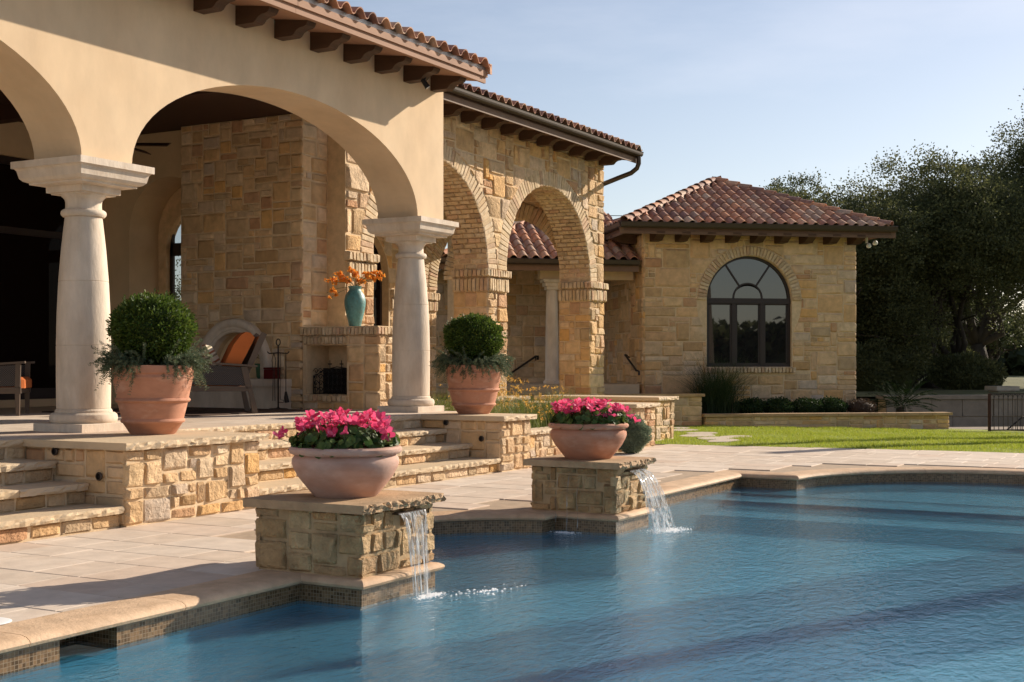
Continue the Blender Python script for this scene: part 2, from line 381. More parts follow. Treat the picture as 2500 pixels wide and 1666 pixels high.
# ------------------------------------------------------------------ mesh helpers
class MB:
    def __init__(s):
        s.v = []; s.f = []; s.uv = {}
    def add(s, vs, fs):
        o = len(s.v)
        s.v += [tuple(v) for v in vs]
        s.f += [tuple(i + o for i in f) for f in fs]
        return s
    def box(s, x0, x1, y0, y1, z0, z1):
        return s.add([(x0, y0, z0), (x1, y0, z0), (x1, y1, z0), (x0, y1, z0), (x0, y0, z1), (x1, y0, z1), (x1, y1, z1), (x0, y1, z1)],
                     [(3, 2, 1, 0), (4, 5, 6, 7), (0, 1, 5, 4), (1, 2, 6, 5), (2, 3, 7, 6), (3, 0, 4, 7)])
    def bbox(s, x0, x1, y0, y1, z0, z1, b=.01):
        # box with chamfered vertical and top edges
        P = [(x0 + b, y0), (x1 - b, y0), (x1, y0 + b), (x1, y1 - b), (x1 - b, y1), (x0 + b, y1), (x0, y1 - b), (x0, y0 + b)]
        cx, cy = (x0 + x1) / 2, (y0 + y1) / 2
        def ins(p): return (p[0] + (b if p[0] < cx else -b), p[1] + (b if p[1] < cy else -b))
        vs = [(p[0], p[1], z0) for p in P] + [(p[0], p[1], z1 - b) for p in P] + [(*ins(p), z1) for p in P]
        fs = [tuple(range(7, -1, -1)), tuple(range(16, 24))]
        for k in range(2):
            for i in range(8):
                j = (i + 1) % 8
                fs.append((k * 8 + i, k * 8 + j, k * 8 + 8 + j, k * 8 + 8 + i))
        return s.add(vs, fs)
    def frame_box(s, O, U, V, N, u0, u1, v0, v1, n0, n1):
        O, U, V, N = Vector(O), Vector(U), Vector(V), Vector(N)
        vs = [O + U * u + V * v + N * n for n in (n0, n1) for (u, v) in ((u0, v0), (u1, v0), (u1, v1), (u0, v1))]
        return s.add(vs, [(3, 2, 1, 0), (4, 5, 6, 7), (0, 1, 5, 4), (1, 2, 6, 5), (2, 3, 7, 6), (3, 0, 4, 7)])
    def prism(s, poly, O, U, V, N, n0, n1):
        # polygon in (u, v), extruded along N
        O, U, V, N = Vector(O), Vector(U), Vector(V), Vector(N)
        k = len(poly)
        vs = [O + U * a + V * b + N * n for n in (n0, n1) for (a, b) in poly]
        fs = [tuple(range(k - 1, -1, -1)), tuple(range(k, 2 * k))]
        for i in range(k):
            j = (i + 1) % k
            fs.append((i, j, k + j, k + i))
        return s.add(vs, fs)
    def lathe(s, prof, c=(0, 0, 0), seg=32, cap=True):
        vs = []; fs = []
        for r, z in prof:
            for i in range(seg):
                a = 2 * PI * i / seg
                vs.append((c[0] + r * math.cos(a), c[1] + r * math.sin(a), c[2] + z))
        for k in range(len(prof) - 1):
            for i in range(seg):
                j = (i + 1) % seg
                fs.append((k * seg + i, k * seg + j, (k + 1) * seg + j, (k + 1) * seg + i))
        if cap:
            fs.append(tuple(range(seg - 1, -1, -1)))
            fs.append(tuple((len(prof) - 1) * seg + i for i in range(seg)))
        return s.add(vs, fs)
    def tube(s, pts, rad, seg=8, cap=True):
        pts = [Vector(p) for p in pts]
        if not isinstance(rad, (list, tuple)): rad = [rad] * len(pts)
        vs = []; fs = []
        ref = None
        for i, p in enumerate(pts):
            d = (pts[min(i + 1, len(pts) - 1)] - pts[max(i - 1, 0)]).normalized()
            if ref is None:
                ref = d.orthogonal().normalized()
            ref = (ref - d * ref.dot(d))
            ref = ref.normalized() if ref.length > 1e-6 else d.orthogonal().normalized()
            q = d.cross(ref)
            for k in range(seg):
                a = 2 * PI * k / seg
                vs.append(p + (ref * math.cos(a) + q * math.sin(a)) * rad[i])
        for i in range(len(pts) - 1):
            for k in range(seg):
                j = (k + 1) % seg
                fs.append((i * seg + k, i * seg + j, (i + 1) * seg + j, (i + 1) * seg + k))
        if cap:
            fs.append(tuple(range(seg - 1, -1, -1)))
            fs.append(tuple((len(pts) - 1) * seg + k for k in range(seg)))
        return s.add(vs, fs)
    def mesh(s, name, mat, smooth=False):
        me = bpy.data.meshes.new(name)
        me.from_pydata([tuple(v) for v in s.v], [], s.f)
        if mat: me.materials.append(mat)
        if smooth:
            me.polygons.foreach_set('use_smooth', [True] * len(me.polygons))
            if smooth != 'all':
                me.set_sharp_from_angle(angle=math.radians(38))
        me.update()
        return me
    def build(s, name, mat, parent=None, smooth=False, local=False):
        return put(name, s.mesh(name, mat, smooth), parent, local)

def put(name, me, parent=None, local=False):
    o = bpy.data.objects.new(name, me)
    COL.objects.link(o)
    if parent is not None: setpar(o, parent, local)
    return o

def setpar(o, parent, local=False):
    o.parent = parent
    if parent.type == 'EMPTY' and not local:
        o.matrix_parent_inverse = Matrix.Translation(-Vector(parent.location))

def thing(name, label, cat, loc=(0, 0, 0), group=None, rz=0):
    o = bpy.data.objects.new(name, None)
    o.empty_display_size = .2
    COL.objects.link(o)
    o.location = loc
    o.rotation_euler = (0, 0, rz)
    o['label'] = label; o['category'] = cat
    if group: o['group'] = group
    return o

def tag(o, label=None, cat=None, group=None, kind=None):
    if label: o['label'] = label
    if cat: o['category'] = cat
    if group: o['group'] = group
    if kind: o['kind'] = kind
    return o

def copy_tree(o, parent=None):
    c = o.copy(); COL.objects.link(c)
    if parent is not None: c.parent = parent
    for ch in list(o.children): copy_tree(ch, c)
    return c

def npmesh(name, V, F, mat, smooth=False):
    me = bpy.data.meshes.new(name)
    V = np.asarray(V, dtype=np.float32); F = np.asarray(F, dtype=np.int32)
    me.vertices.add(len(V)); me.vertices.foreach_set('co', V.ravel())
    k = F.shape[1]
    me.loops.add(F.size); me.loops.foreach_set('vertex_index', F.ravel())
    me.polygons.add(len(F)); me.polygons.foreach_set('loop_start', np.arange(0, F.size, k, dtype=np.int32))
    me.update(calc_edges=True)
    if mat: me.materials.append(mat)
    if smooth: me.polygons.foreach_set('use_smooth', [True] * len(F))
    return me

def unit(a):
    return a / np.maximum(np.linalg.norm(a, axis=1, keepdims=True), 1e-9)

def leaf_quads(C, D, ln, wd, droop=0.0):
    # diamond leaves at centres C growing along D
    n = len(C)
    R = unit(rng.normal(size=(n, 3)))
    B = unit(np.cross(D, R))
    ln = np.broadcast_to(ln, n)[:, None]; wd = np.broadcast_to(wd, n)[:, None]
    tip = C + D * ln
    if droop: tip = tip + np.array([[0, 0, -droop]]) * ln
    mid = C + D * ln * .5
    Nn = unit(np.cross(D, B))
    V = np.stack([C, mid + B * wd * .5 + Nn * wd * .12, tip, mid - B * wd * .5 + Nn * wd * .12], axis=1).reshape(-1, 3)
    F = np.arange(4 * n).reshape(-1, 4)
    return V, F

def leaves(name, C, D, ln, wd, mat, parent=None, droop=0.0, local=False):
    V, F = leaf_quads(np.asarray(C), unit(np.asarray(D)), ln, wd, droop)
    return put(name, npmesh(name, V, F, mat), parent, local)

def blades(name, P, h, w, mat, parent=None, lean=.4, seg=3, local=False):
    # curved grass blades rooted at P
    n = len(P)
    h = np.broadcast_to(h, n); w = np.broadcast_to(w, n)
    a = rng.uniform(0, 2 * PI, n)
    L = rng.uniform(.2, 1, n) * lean
    dirx = np.stack([np.cos(a), np.sin(a), np.zeros(n)], 1)
    a2 = a + PI / 2 + rng.normal(0, .5, n)
    side = np.stack([np.cos(a2), np.sin(a2), np.zeros(n)], 1)
    rows = []
    for k in range(seg + 1):
        t = k / seg
        c = P + dirx * (L * h * t * t)[:, None] + np.array([[0, 0, 1]]) * (h * (t - .35 * L * t * t))[:, None]
        ww = (w * (1 - t * .92) * .5)[:, None]
        rows.append(c - side * ww); rows.append(c + side * ww)
    V = np.stack(rows, axis=1)
    m = 2 * (seg + 1)
    base = (np.arange(n) * m)[:, None]
    F = np.concatenate([base + np.array([[2 * k, 2 * k + 1, 2 * k + 3, 2 * k + 2]]) for k in range(seg)], axis=0)
    return put(name, npmesh(name, V.reshape(-1, 3), F, mat), parent, local)

def arch_wall(mb, O, U, T, Wd, z0, z1, th, openings, n=28):
    """wall panel from O along U; front face at O, back face at O + T*th; openings = (u0, u1, sill or None, fn(u) -> head height)"""
    O, U, T = Vector(O), Vector(U), Vector(T)
    us = {0.0, Wd}
    for u0, u1, sill, fn in openings:
        for i in range(n + 1): us.add(max(0, min(Wd, u0 + (u1 - u0) * (1 - math.cos(PI * i / n)) / 2)))
    us = sorted(us)
    def P(u, z, t): 
        q = O + U * u + T * t
        return (q.x, q.y, z)
    def quad(a, b, c, d): mb.add([a, b, c, d], [(0, 1, 2, 3)])
    def slab(ua, ub, ba, bb, ta, tb):
        quad(P(ua, ba, 0), P(ub, bb, 0), P(ub, tb, 0), P(ua, ta, 0))
        quad(P(ub, bb, th), P(ua, ba, th), P(ua, ta, th), P(ub, tb, th))
        quad(P(ua, ba, th), P(ub, bb, th), P(ub, bb, 0), P(ua, ba, 0))
        quad(P(ua, ta, 0), P(ub, tb, 0), P(ub, tb, th), P(ua, ta, th))
    for ua, ub in zip(us[:-1], us[1:]):
        if ub - ua < 1e-7: continue
        um = (ua + ub) / 2
        op = next((o for o in openings if o[0] < um < o[1]), None)
        if op:
            slab(ua, ub, op[3](ua), op[3](ub), z1, z1)
            if op[2] is not None: slab(ua, ub, z0, z0, op[2], op[2])
        else:
            slab(ua, ub, z0, z0, z1, z1)
    quad(P(0, z0, th), P(0, z0, 0), P(0, z1, 0), P(0, z1, th))
    quad(P(Wd, z0, 0), P(Wd, z0, th), P(Wd, z1, th), P(Wd, z1, 0))
    for u0, u1, sill, fn in openings:
        b = z0 if sill is None else sill
        if fn(u0) > b + 1e-4:
            quad(P(u0, b, 0), P(u0, b, th), P(u0, fn(u0), th), P(u0, fn(u0), 0))
            quad(P(u1, b, th), P(u1, b, 0), P(u1, fn(u1), 0), P(u1, fn(u1), th))
    return mb

def semi(c, r, zc):
    return lambda u: zc + math.sqrt(max(0, r * r - (u - c) ** 2))

# ------------------------------------------------------------------ masonry
def rock_meshes(tagname, mat, count, rough):
    out = []
    for k in range(count):
        n = 4
        vs = []; fs = []
        g = [-.5, -.40, .40, .5]
        for j in range(n):
            for i in range(n):
                edge = i in (0, n - 1) or j in (0, n - 1)
                x = g[i] * (1 + (random.uniform(-.055, .03) if edge else random.uniform(-.2, .2)))
                y = g[j] * (1 + (random.uniform(-.07, .03) if edge else random.uniform(-.2, .2)))
                z = (.68 + random.uniform(-.12, .1) * rough) if edge else (1 + random.uniform(-.28, .28) * rough)
                vs.append((x, y, z))
        for j in range(n - 1):
            for i in range(n - 1):
                a = j * n + i
                fs.append((a, a + 1, a + n + 1, a + n))
        ring = [0, 1, 2, 3, 7, 11, 15, 14, 13, 12, 8, 4]
        b = len(vs)
        for r in ring: vs.append((vs[r][0], vs[r][1], 0))
        for q in range(12):
            w = (q + 1) % 12
            fs.append((b + q, b + w, ring[w], ring[q]))
        mb = MB(); mb.add(vs, fs)
        out.append(mb.mesh(tagname, mat, smooth=True))
    return out
ROCK = {'rough': rock_meshes('stone', stone, 14, 1.0), 'smooth': rock_meshes('stone', stone_smooth, 12, .45),
        'wet': rock_meshes('stone', stone_wet, 12, 1.0), 'brick': rock_meshes('brick', brick, 10, .35)}

def pack(Wd, H, cw, ch, mw, mh, r):
    nx = max(1, round(Wd / cw)); ny = max(1, round(H / ch))
    occ = [[0] * nx for _ in range(ny)]
    out = []
    for j in range(ny):
        for i in range(nx):
            if occ[j][i]: continue
            for _ in range(30):
                w = r.choice(mw); h = r.choice(mh)
                if h >= w + 1 and r.random() < .75: continue
                if i + w > nx or j + h > ny: continue
                if any(occ[y][x] for y in range(j, j + h) for x in range(i, i + w)): continue
                if i + w == nx - 1: continue
                break
            else:
                w = h = 1
                while i + w < nx and not occ[j][i + w] and w < 2: w += 1
            for y in range(j, j + h):
                for x in range(i, i + w): occ[y][x] = 1
            out.append((i * Wd / nx, j * H / ny, (i + w) * Wd / nx, (j + h) * H / ny))
    return out

def clip_half(poly, nx, ny, d):
    out = []
    for k in range(len(poly)):
        a, b = poly[k], poly[(k + 1) % len(poly)]
        da = a[0] * nx + a[1] * ny - d; db = b[0] * nx + b[1] * ny - d
        if da >= 0: out.append(a)
        if da * db < 0:
            t = da / (da - db)
            out.append((a[0] + (b[0] - a[0]) * t, a[1] + (b[1] - a[1]) * t))
    return out

def area(p):
    return abs(sum(p[i][0] * p[(i + 1) % len(p)][1] - p[(i + 1) % len(p)][0] * p[i][1] for i in range(len(p)))) / 2

def stones(parent, O, ang, rects, depth=.05, gap=.018, kind='rough', name='stone', circles=(), holes=(), z0=0.0, seed=0):
    """stones on a wall face: O = start corner on the mortar face, ang = heading of the course (outward normal is to its right)"""
    r = random.Random(seed + 17)
    U = Vector((math.cos(ang), math.sin(ang), 0)); N = Vector((math.sin(ang), -math.cos(ang), 0))
    pool = ROCK[kind]
    mat = pool[0].materials[0]
    out = []
    for (a, b, c, d) in rects:
        if any(a >= h[0] - .02 and c <= h[2] + .02 and b >= h[1] - .02 and d <= h[3] + .02 for h in holes): continue
        g = gap * r.uniform(.8, 1.4) / 2
        a, b, c, d = a + g, b + g, c - g, d - g
        for h in holes:
            if a < h[2] and c > h[0] and b < h[3] and d > h[1]:
                # trim against the side that keeps most
                opts = [(h[0] - g, 'c'), (h[2] + g, 'a'), (h[1] - g, 'd'), (h[3] + g, 'b')]
                best = max(((min(c, h[0]) - a) * (d - b), 'c'), ((c - max(a, h[2])) * (d - b), 'a'), ((c - a) * (min(d, h[1]) - b), 'd'), ((c - a) * (d - max(b, h[3])), 'b'))
                if best[1] == 'c': c = min(c, h[0] - g)
                elif best[1] == 'a': a = max(a, h[2] + g)
                elif best[1] == 'd': d = min(d, h[1] - g)
                else: b = max(b, h[3] + g)
        if c - a < .03 or d - b < .03: continue
        poly = [(a, b), (c, b), (c, d), (a, d)]
        cut = False
        for (cu, cv, R) in circles:
            far = max(math.hypot(p[0] - cu, p[1] - cv) for p in poly)
            nu = min(max(cu, a), c); nv = min(max(cv, b), d)
            near = math.hypot(nu - cu, nv - cv)
            if near >= R: continue
            if far <= R + .02: poly = []; break
            mu = sum(p[0] for p in poly) / len(poly) - cu; mv = sum(p[1] for p in poly) / len(poly) - cv
            ln = math.hypot(mu, mv); mu /= ln; mv /= ln
            poly = clip_half(poly, mu, mv, cu * mu + cv * mv + R + g * .5)
            cut = True
            if len(poly) < 3: break
        if len(poly) < 3 or area(poly) < .004: continue
        dp = depth * r.uniform(.85, 1.15)
        rec = {'smooth': .58, 'rough': .62, 'wet': .60}.get(kind, .3) * depth
        if not cut:
            me = r.choice(pool)
            o = bpy.data.objects.new(name, me); COL.objects.link(o)
            cu, cv = (a + c) / 2, (b + d) / 2
            p = O + U * cu - N * rec
            o.location = (p.x, p.y, O.z + cv + z0)
            o.rotation_euler = (PI / 2, 0, ang)
            fx = r.choice((1, -1))
            o.scale = (c - a, d - b, dp)
            setpar(o, parent)
        else:
            mu = sum(p[0] for p in poly) / len(poly); mv = sum(p[1] for p in poly) / len(poly)
            k = len(poly)
            ins = [(mu + (p[0] - mu) * .8, mv + (p[1] - mv) * .8) for p in poly]
            vs = []
            for lay, q in ((0, poly), (dp * .62, poly), (dp * 1.0, ins)):
                for p in q:
                    w = O + U * p[0] + N * (lay * (r.uniform(.9, 1.1) if lay else 1) - rec)
                    vs.append((w.x, w.y, O.z + p[1] + z0))
            fs = [tuple(2 * k + i for i in range(k))]
            for lay in range(2):
                for i in range(k):
                    j = (i + 1) % k
                    fs.append((lay * k + i, lay * k + j, (lay + 1) * k + j, (lay + 1) * k + i))
            o = MB().add(vs, fs).build(name, mat, parent, smooth=True)
        out.append(o)
    return out

def rough_slab(x0, x1, y0, y1, z0, z1, faces='f', amp=.012, step=.045, rows=3, seed=0):
    """stone slab whose front (-Y) and optionally right (+X) edges are split-faced"""
    r = random.Random(seed)
    mb = MB()
    def jit(a=1): return r.uniform(-amp, amp) * a
    nx = max(2, int((x1 - x0) / step))
    ny = max(1, int((y1 - y0) / .3))
    grid = []
    for j in range(rows + 1):
        row = []
        for i in range(nx + 1):
            x = x0 + (x1 - x0) * i / nx; z = z0 + (z1 - z0) * j / rows
            edge = j in (0, rows)
            row.append((x + (jit(.6) if 0 < i < nx else 0), y0 + (.006 if edge else 0) + jit(.5 if edge else 1.0), z + (jit(.5) if not edge else (jit(.2) if j == 0 else -abs(jit(.1))))))
        grid.append(row)
    vs = [p for row in grid for p in row]
    fs = []
    for j in range(rows):
        for i in range(nx):
            a = j * (nx + 1) + i
            fs.append((a, a + 1, a + nx + 2, a + nx + 1))
    b = len(vs)
    for i in range(nx + 1):
        x = x0 + (x1 - x0) * i / nx
        vs.append((x, y1, z0))
    for i in range(nx + 1):
        x = x0 + (x1 - x0) * i / nx
        vs.append((x, y1, z1))
    top = rows * (nx + 1)
    for i in range(nx):
        fs.append((top + i, top + i + 1, b + nx + 1 + i + 1, b + nx + 1 + i))
        fs.append((b + i, b + i + 1, i + 1, i))
        fs.append((b + i + 1, b + i, b + nx + 1 + i, b + nx + 1 + i + 1))
    fs.append(tuple([j * (nx + 1) for j in range(rows, -1, -1)] + [b, b + nx + 1]))
    fs.append(tuple([j * (nx + 1) + nx for j in range(rows + 1)] + [b + nx + 1 + nx, b + nx]))
    mb.add(vs, fs)
    return mb
X, Y, Z = Vector((1, 0, 0)), Vector((0, 1, 0)), Vector((0, 0, 1))
WATER_Z = -0.16

# ------------------------------------------------------------------ ground, pool basin, deck
def arc(cx, cy, r, a0, a1, n):
    return [(cx + r * math.cos(math.radians(a0 + (a1 - a0) * i / n)), cy + r * math.sin(math.radians(a0 + (a1 - a0) * i / n))) for i in range(n + 1)]
POOL = ([(1.2, 5.15), (6.53, 5.15), (6.53, 4.68), (7.36, 4.68), (7.36, 5.35)] + arc(8.875, 4.98, 1.33, 163.8, 16.2, 14) +
        [(10.39, 5.35), (10.39, 4.75), (11.10, 4.75), (11.10, 5.25), (15.1, 5.28), (15.1, 4.58)] +
        arc(14.95, 2.45, 2.135, 86, -86, 26) + [(15.1, -0.4), (15.1, -6), (1.2, -6)])
_tmp = []
for p in POOL:
    if not _tmp or math.hypot(p[0] - _tmp[-1][0], p[1] - _tmp[-1][1]) > .02: _tmp.append(p)
POOL = _tmp

def poly_sheet(loops, z, name, mat, parent=None):
    vs = [Vector((p[0], p[1], 0)) for l in loops for p in l]
    tris = tessellate_polygon([[Vector((p[0], p[1], 0)) for p in l] for l in loops])
    mb = MB(); 
    fs = []
    for t in tris:
        a, b, c = (vs[i] for i in t)
        fs.append(t if (b - a).cross(c - a).z > 0 else (t[0], t[2], t[1]))
    mb.add([(v.x, v.y, z) for v in vs], fs)
    return mb.build(name, mat, parent)

g = MB()
def qd(x0, x1, y0, y1, z): g.add([(x0, y0, z), (x1, y0, z), (x1, y1, z), (x0, y1, z)], [(0, 1, 2, 3)])
for (x0, x1, y0, y1) in ((-900, 900, -900, -14), (-900, 900, 18, 900), (-900, -8, -14, 18), (24, 900, -14, 18)):
    qd(x0, x1, y0, y1, -.42)
tag(g.build('ground', ground_mat), kind='structure')

DECK = [(-8, -14), (24, -14), (24, -3.2), (21.6, -3.2), (21.0, 0.4), (20.68, 2.83), (20.35, 5.4), (20.0, 8.1), (19.6, 9.5), (19.6, 12), (19.6, 18), (-8, 18)]
deck = tag(poly_sheet([DECK, POOL], -.012, 'pool_deck', grout), kind='structure')
basin = tag(poly_sheet([POOL], -.52, 'pool_basin', pool_mat), kind='structure')
n = len(POOL)
mb = MB(); mo = MB(); uvs = []
acc = 0
for i in range(n):
    a, b = POOL[i], POOL[(i + 1) % n]
    L_ = math.hypot(b[0] - a[0], b[1] - a[1])
    mb.add([(a[0], a[1], -.52), (b[0], b[1], -.52), (b[0], b[1], -.185), (a[0], a[1], -.185)], [(0, 1, 2, 3)])
    SK = None
    segs = [(0, 1)]
    if i == 0:   # skimmer mouth in the long wall
        t0 = (4.62 - a[0]) / L_; t1 = (5.00 - a[0]) / L_
        segs = [(0, t0), (t1, 1)]
    for s0, s1 in segs:
        p = (a[0] + (b[0] - a[0]) * s0, a[1] + (b[1] - a[1]) * s0); q = (a[0] + (b[0] - a[0]) * s1, a[1] + (b[1] - a[1]) * s1)
        mo.add([(p[0], p[1], -.185), (q[0], q[1], -.185), (q[0], q[1], -.056), (p[0], p[1], -.056)], [(0, 1, 2, 3)])
        uvs += [(acc + L_ * s0, -.185), (acc + L_ * s1, -.185), (acc + L_ * s1, -.056), (acc + L_ * s0, -.056)]
    acc += L_
# skimmer throat walls
for (p, q) in (((4.62, 5.15), (4.62, 5.45)), ((5.00, 5.45), (5.00, 5.15)), ((4.62, 5.45), (5.0, 5.45))):
    mo.add([(p[0], p[1], -.185), (q[0], q[1], -.185), (q[0], q[1], -.056), (p[0], p[1], -.056)], [(0, 1, 2, 3)])
    uvs += [(0, -.185), (.3, -.185), (.3, -.056), (0, -.056)]
mb.build('pool_wall', pool_mat, basin)
mos = mo.build('waterline_mosaic', mosaic, basin)
uvl = mos.data.uv_layers.new(name='UVMap')
uvl.data.foreach_set('uv', [c for u in uvs for c in u])
# entry steps at the round end: each step a solid block with its own riser
def step_poly(x):
    r = []
    for p in POOL:
        if p[0] >= x: r.append(p)
    ys = [p[1] for p in r]
    return r
for k, (xs, zt) in enumerate(((13.75, -.36), (14.45, -.26))):
    s = MB()
    ring = [(xs, 5.26)] + [p for p in POOL if p[0] > xs] + [(xs, -5.99)]
    ring = [(x - .004, y) for x, y in ring]
    tess = tessellate_polygon([[Vector((p[0], p[1], 0)) for p in ring]])
    s.add([(p[0], p[1], zt) for p in ring], [t for t in tess])
    s.add([(xs - .004, 5.26, -.52), (xs - .004, -5.99, -.52), (xs - .004, -5.99, zt), (xs - .004, 5.26, zt)], [(0, 1, 2, 3)])
    s.build('pool_step', pool_mat, basin)
tag(poly_sheet([POOL], WATER_Z, 'pool_water', water_m), kind='structure')
MB().box(4.60, 5.02, 5.14, 5.46, -.165, -.161)  # (throat floor is the water itself)
wt = poly_sheet([[(4.62, 5.15), (5.0, 5.15), (5.0, 5.45), (4.62, 5.45)]], WATER_Z, 'skimmer_water', water_m)
tag(wt, kind='structure')
poly_sheet([[(4.62, 5.15), (5.0, 5.15), (5.0, 5.45), (4.62, 5.45)]], -.24, 'skimmer_floor', pool_mat, basin)

# coping: one rounded stone after the other along the pool edge
def edge_normal(a, b):
    d = Vector((b[0] - a[0], b[1] - a[1])).normalized()
    return Vector((-d.y, d.x))
orient = sum(POOL[i][0] * POOL[(i + 1) % n][1] - POOL[(i + 1) % n][0] * POOL[i][1] for i in range(n))
sgn = 1 if orient < 0 else -1           # outward side
VN = []
for i in range(n):
    n0 = edge_normal(POOL[i - 1], POOL[i]) * sgn; n1 = edge_normal(POOL[i], POOL[(i + 1) % n]) * sgn
    m = (n0 + n1)
    m = m.normalized() / max(.35, math.cos(n0.angle(n1) / 2)) if m.length > .01 else n0
    VN.append(m)
PROF = [(.30, -.055), (.30, .003), (.02, .003), (-.018, -.004), (-.042, -.018), (-.048, -.032), (-.040, -.048), (-.02, -.056), (.02, -.056)]
def coping_piece(pts, nrm):
    mbp = MB(); vs = []; fs = []
    k = len(PROF)
    for p, m in zip(pts, nrm):
        for o_, z in PROF:
            w = o_ if o_ < 0 else min(o_, .30)
            vs.append((p[0] + m.x * w, p[1] + m.y * w, z))
    for i in range(len(pts) - 1):
        for j in range(k):
            q = (j + 1) % k
            fs.append((i * k + j, i * k + q, (i + 1) * k + q, (i + 1) * k + j))
    fs.append(tuple(range(k - 1, -1, -1))); fs.append(tuple((len(pts) - 1) * k + j for j in range(k)))
    mbp.add(vs, fs)
    mbp.build('coping_stone', coping, basin, smooth=True)
# corners split the outline into runs; long runs into stones of about a metre
corner = [abs((edge_normal(POOL[i - 1], POOL[i])).angle(edge_normal(POOL[i], POOL[(i + 1) % n]))) > math.radians(25) for i in range(n)]
start = corner.index(True)
run = [start]
runs = []
for k in range(1, n + 1):
    i = (start + k) % n
    run.append(i)
    if corner[i]:
        runs.append(run); run = [i]
for run in runs:
    P_ = [Vector(POOL[i]) for i in run]; N_ = [VN[i].copy() for i in run]
    # resample
    Ls = [0]
    for a, b in zip(P_[:-1], P_[1:]): Ls.append(Ls[-1] + (b - a).length)
    tot = Ls[-1]
    cnt = max(1, round(tot / 1.05))
    def at(s):
        s = max(0, min(tot, s))
        for j in range(len(Ls) - 1):
            if s <= Ls[j + 1] + 1e-9:
                t = (s - Ls[j]) / max(1e-9, Ls[j + 1] - Ls[j])
                return P_[j].lerp(P_[j + 1], t), N_[j].lerp(N_[j + 1], t) if len(P_) > 2 else None
        return P_[-1], N_[-1]
    flat = edge_normal(P_[0], P_[1]) * sgn
    for c in range(cnt):
        s0 = tot * c / cnt + (.002 if c else 0); s1 = tot * (c + 1) / cnt - (.002 if c < cnt - 1 else 0)
        ss = sorted({s0, s1} | {s for s in Ls if s0 < s < s1})
        pts = []; nr = []
        for s in ss:
            p, m = at(s)
            if len(P_) == 2: m = flat
            if s < 1e-6: m = N_[0]
            if s > tot - 1e-6: m = N_[-1]
            pts.append(p); nr.append(m)
        coping_piece(pts, nr)

# pavers
def in_pool(x, y):
    ins = False
    j = n - 1
    for i in range(n):
        xi, yi = POOL[i]; xj, yj = POOL[j]
        if (yi > y) != (yj > y) and x < (xj - xi) * (y - yi) / (yj - yi) + xi: ins = not ins
        j = i
    return ins
def pool_dist(x, y):
    best = 9
    p = Vector((x, y))
    for i in range(n):
        a, b = Vector(POOL[i]), Vector(POOL[(i + 1) % n])
        d = b - a
        t = max(0, min(1, (p - a).dot(d) / d.length_squared))
        best = min(best, (a + d * t - p).length)
    return best
pr = random.Random(3)
def lawn_edge(y):
    pts = [(-3.2, 21.6), (.4, 21.0), (2.83, 20.68), (5.4, 20.35), (8.1, 20.0), (12, 19.6)]
    for (ya, xa), (yb, xb) in zip(pts[:-1], pts[1:]):
        if ya <= y <= yb: return xa + (xb - xa) * (y - ya) / (yb - ya)
    return 19.6
far = MB(); count = 0
rects = []
x = 2.0; row = 0
while x < 20.6:
    wdt = pr.choice((.40, .40, .46, .52))
    y = -3.0 + (row % 3) * .23
    while y < 8.2:
        ln = pr.choice((.40, .61, .61, .80))
        rects.append((x, min(x + wdt, 20.6), y, y + ln)); y += ln
    x += wdt; row += 1
keep = []
for (x0, x1, y0, y1) in rects:
    ylim = 7.86 if x0 < 14.5 else (8.06 if x0 < 18.5 else 8.2)
    y1 = min(y1, ylim)
    x1 = min(x1, lawn_edge((y0 + y1) / 2) - .03)
    if y1 - y0 < .08 or x1 - x0 < .1: continue
    if (y1 < 4.7 and x1 < 15.2): continue
    cs = [(x0, y0), (x1, y0), (x1, y1), (x0, y1)]
    if any(in_pool(*c) for c in cs): 
        if all(in_pool(*c) for c in cs): continue
    if not in_pool(x0, y0) or True:
        if y0 < 5.47 < y1 and x1 < 15.2 and not (7.2 < x1 and x0 < 10.5): y0 = 5.455
        cs = [(x0, y0), (x1, y0), (x1, y1), (x0, y1), ((x0 + x1) / 2, (y0 + y1) / 2)]
        if any(in_pool(*c) for c in cs) or min(pool_dist(*c) for c in cs) < .29: continue
        keep.append((x0, x1, y0, y1))
keep.sort(key=lambda q: q[0] + q[2] * .55)
for k, (x0, x1, y0, y1) in enumerate(keep):
    gp = .0035
    zt = pr.uniform(-.0012, .0012)
    if k < 290:
        MB().bbox(x0 + gp, x1 - gp, y0 + gp, y1 - gp, -.03, zt, .003).build('paver', paver, deck)
    else:
        far.box(x0 + gp, x1 - gp, y0 + gp, y1 - gp, -.03, zt)
if far.v:
    o = far.build('paver', M('travertine_paver_far', [(.58, .48, .39), (.62, .52, .43), (.55, .45, .36), (.64, .55, .46)], rnd='island', var=.12, vs=5, bump=.2, bs=40, bd=.005), deck)
    tag(o, kind='stuff')

# ------------------------------------------------------------------ terrace, steps and cheek walls
FL = .68
tb = MB()
tb.box(-4, 14.95, 9.0, 15.75, 0, FL - .004)
terrace = tag(tb.build('terrace_floor', cap_mat), kind='structure')
# floor slabs of the loggia (their joints run with the house)
fx = -1.0
while fx < 14.9:
    x1 = min(fx + .9, 14.95)
    fy = 9.0
    while fy < 15.4:
        MB().bbox(fx + .004, x1 - .004, fy + .004, min(fy + .9, 15.7) - .004, FL - .03, FL + pr.uniform(-.001, .001), .003).build('floor_slab', paver, terrace) if (x1 > 6.5 and fy < 13) else None
        fy += .9
    fx += .9

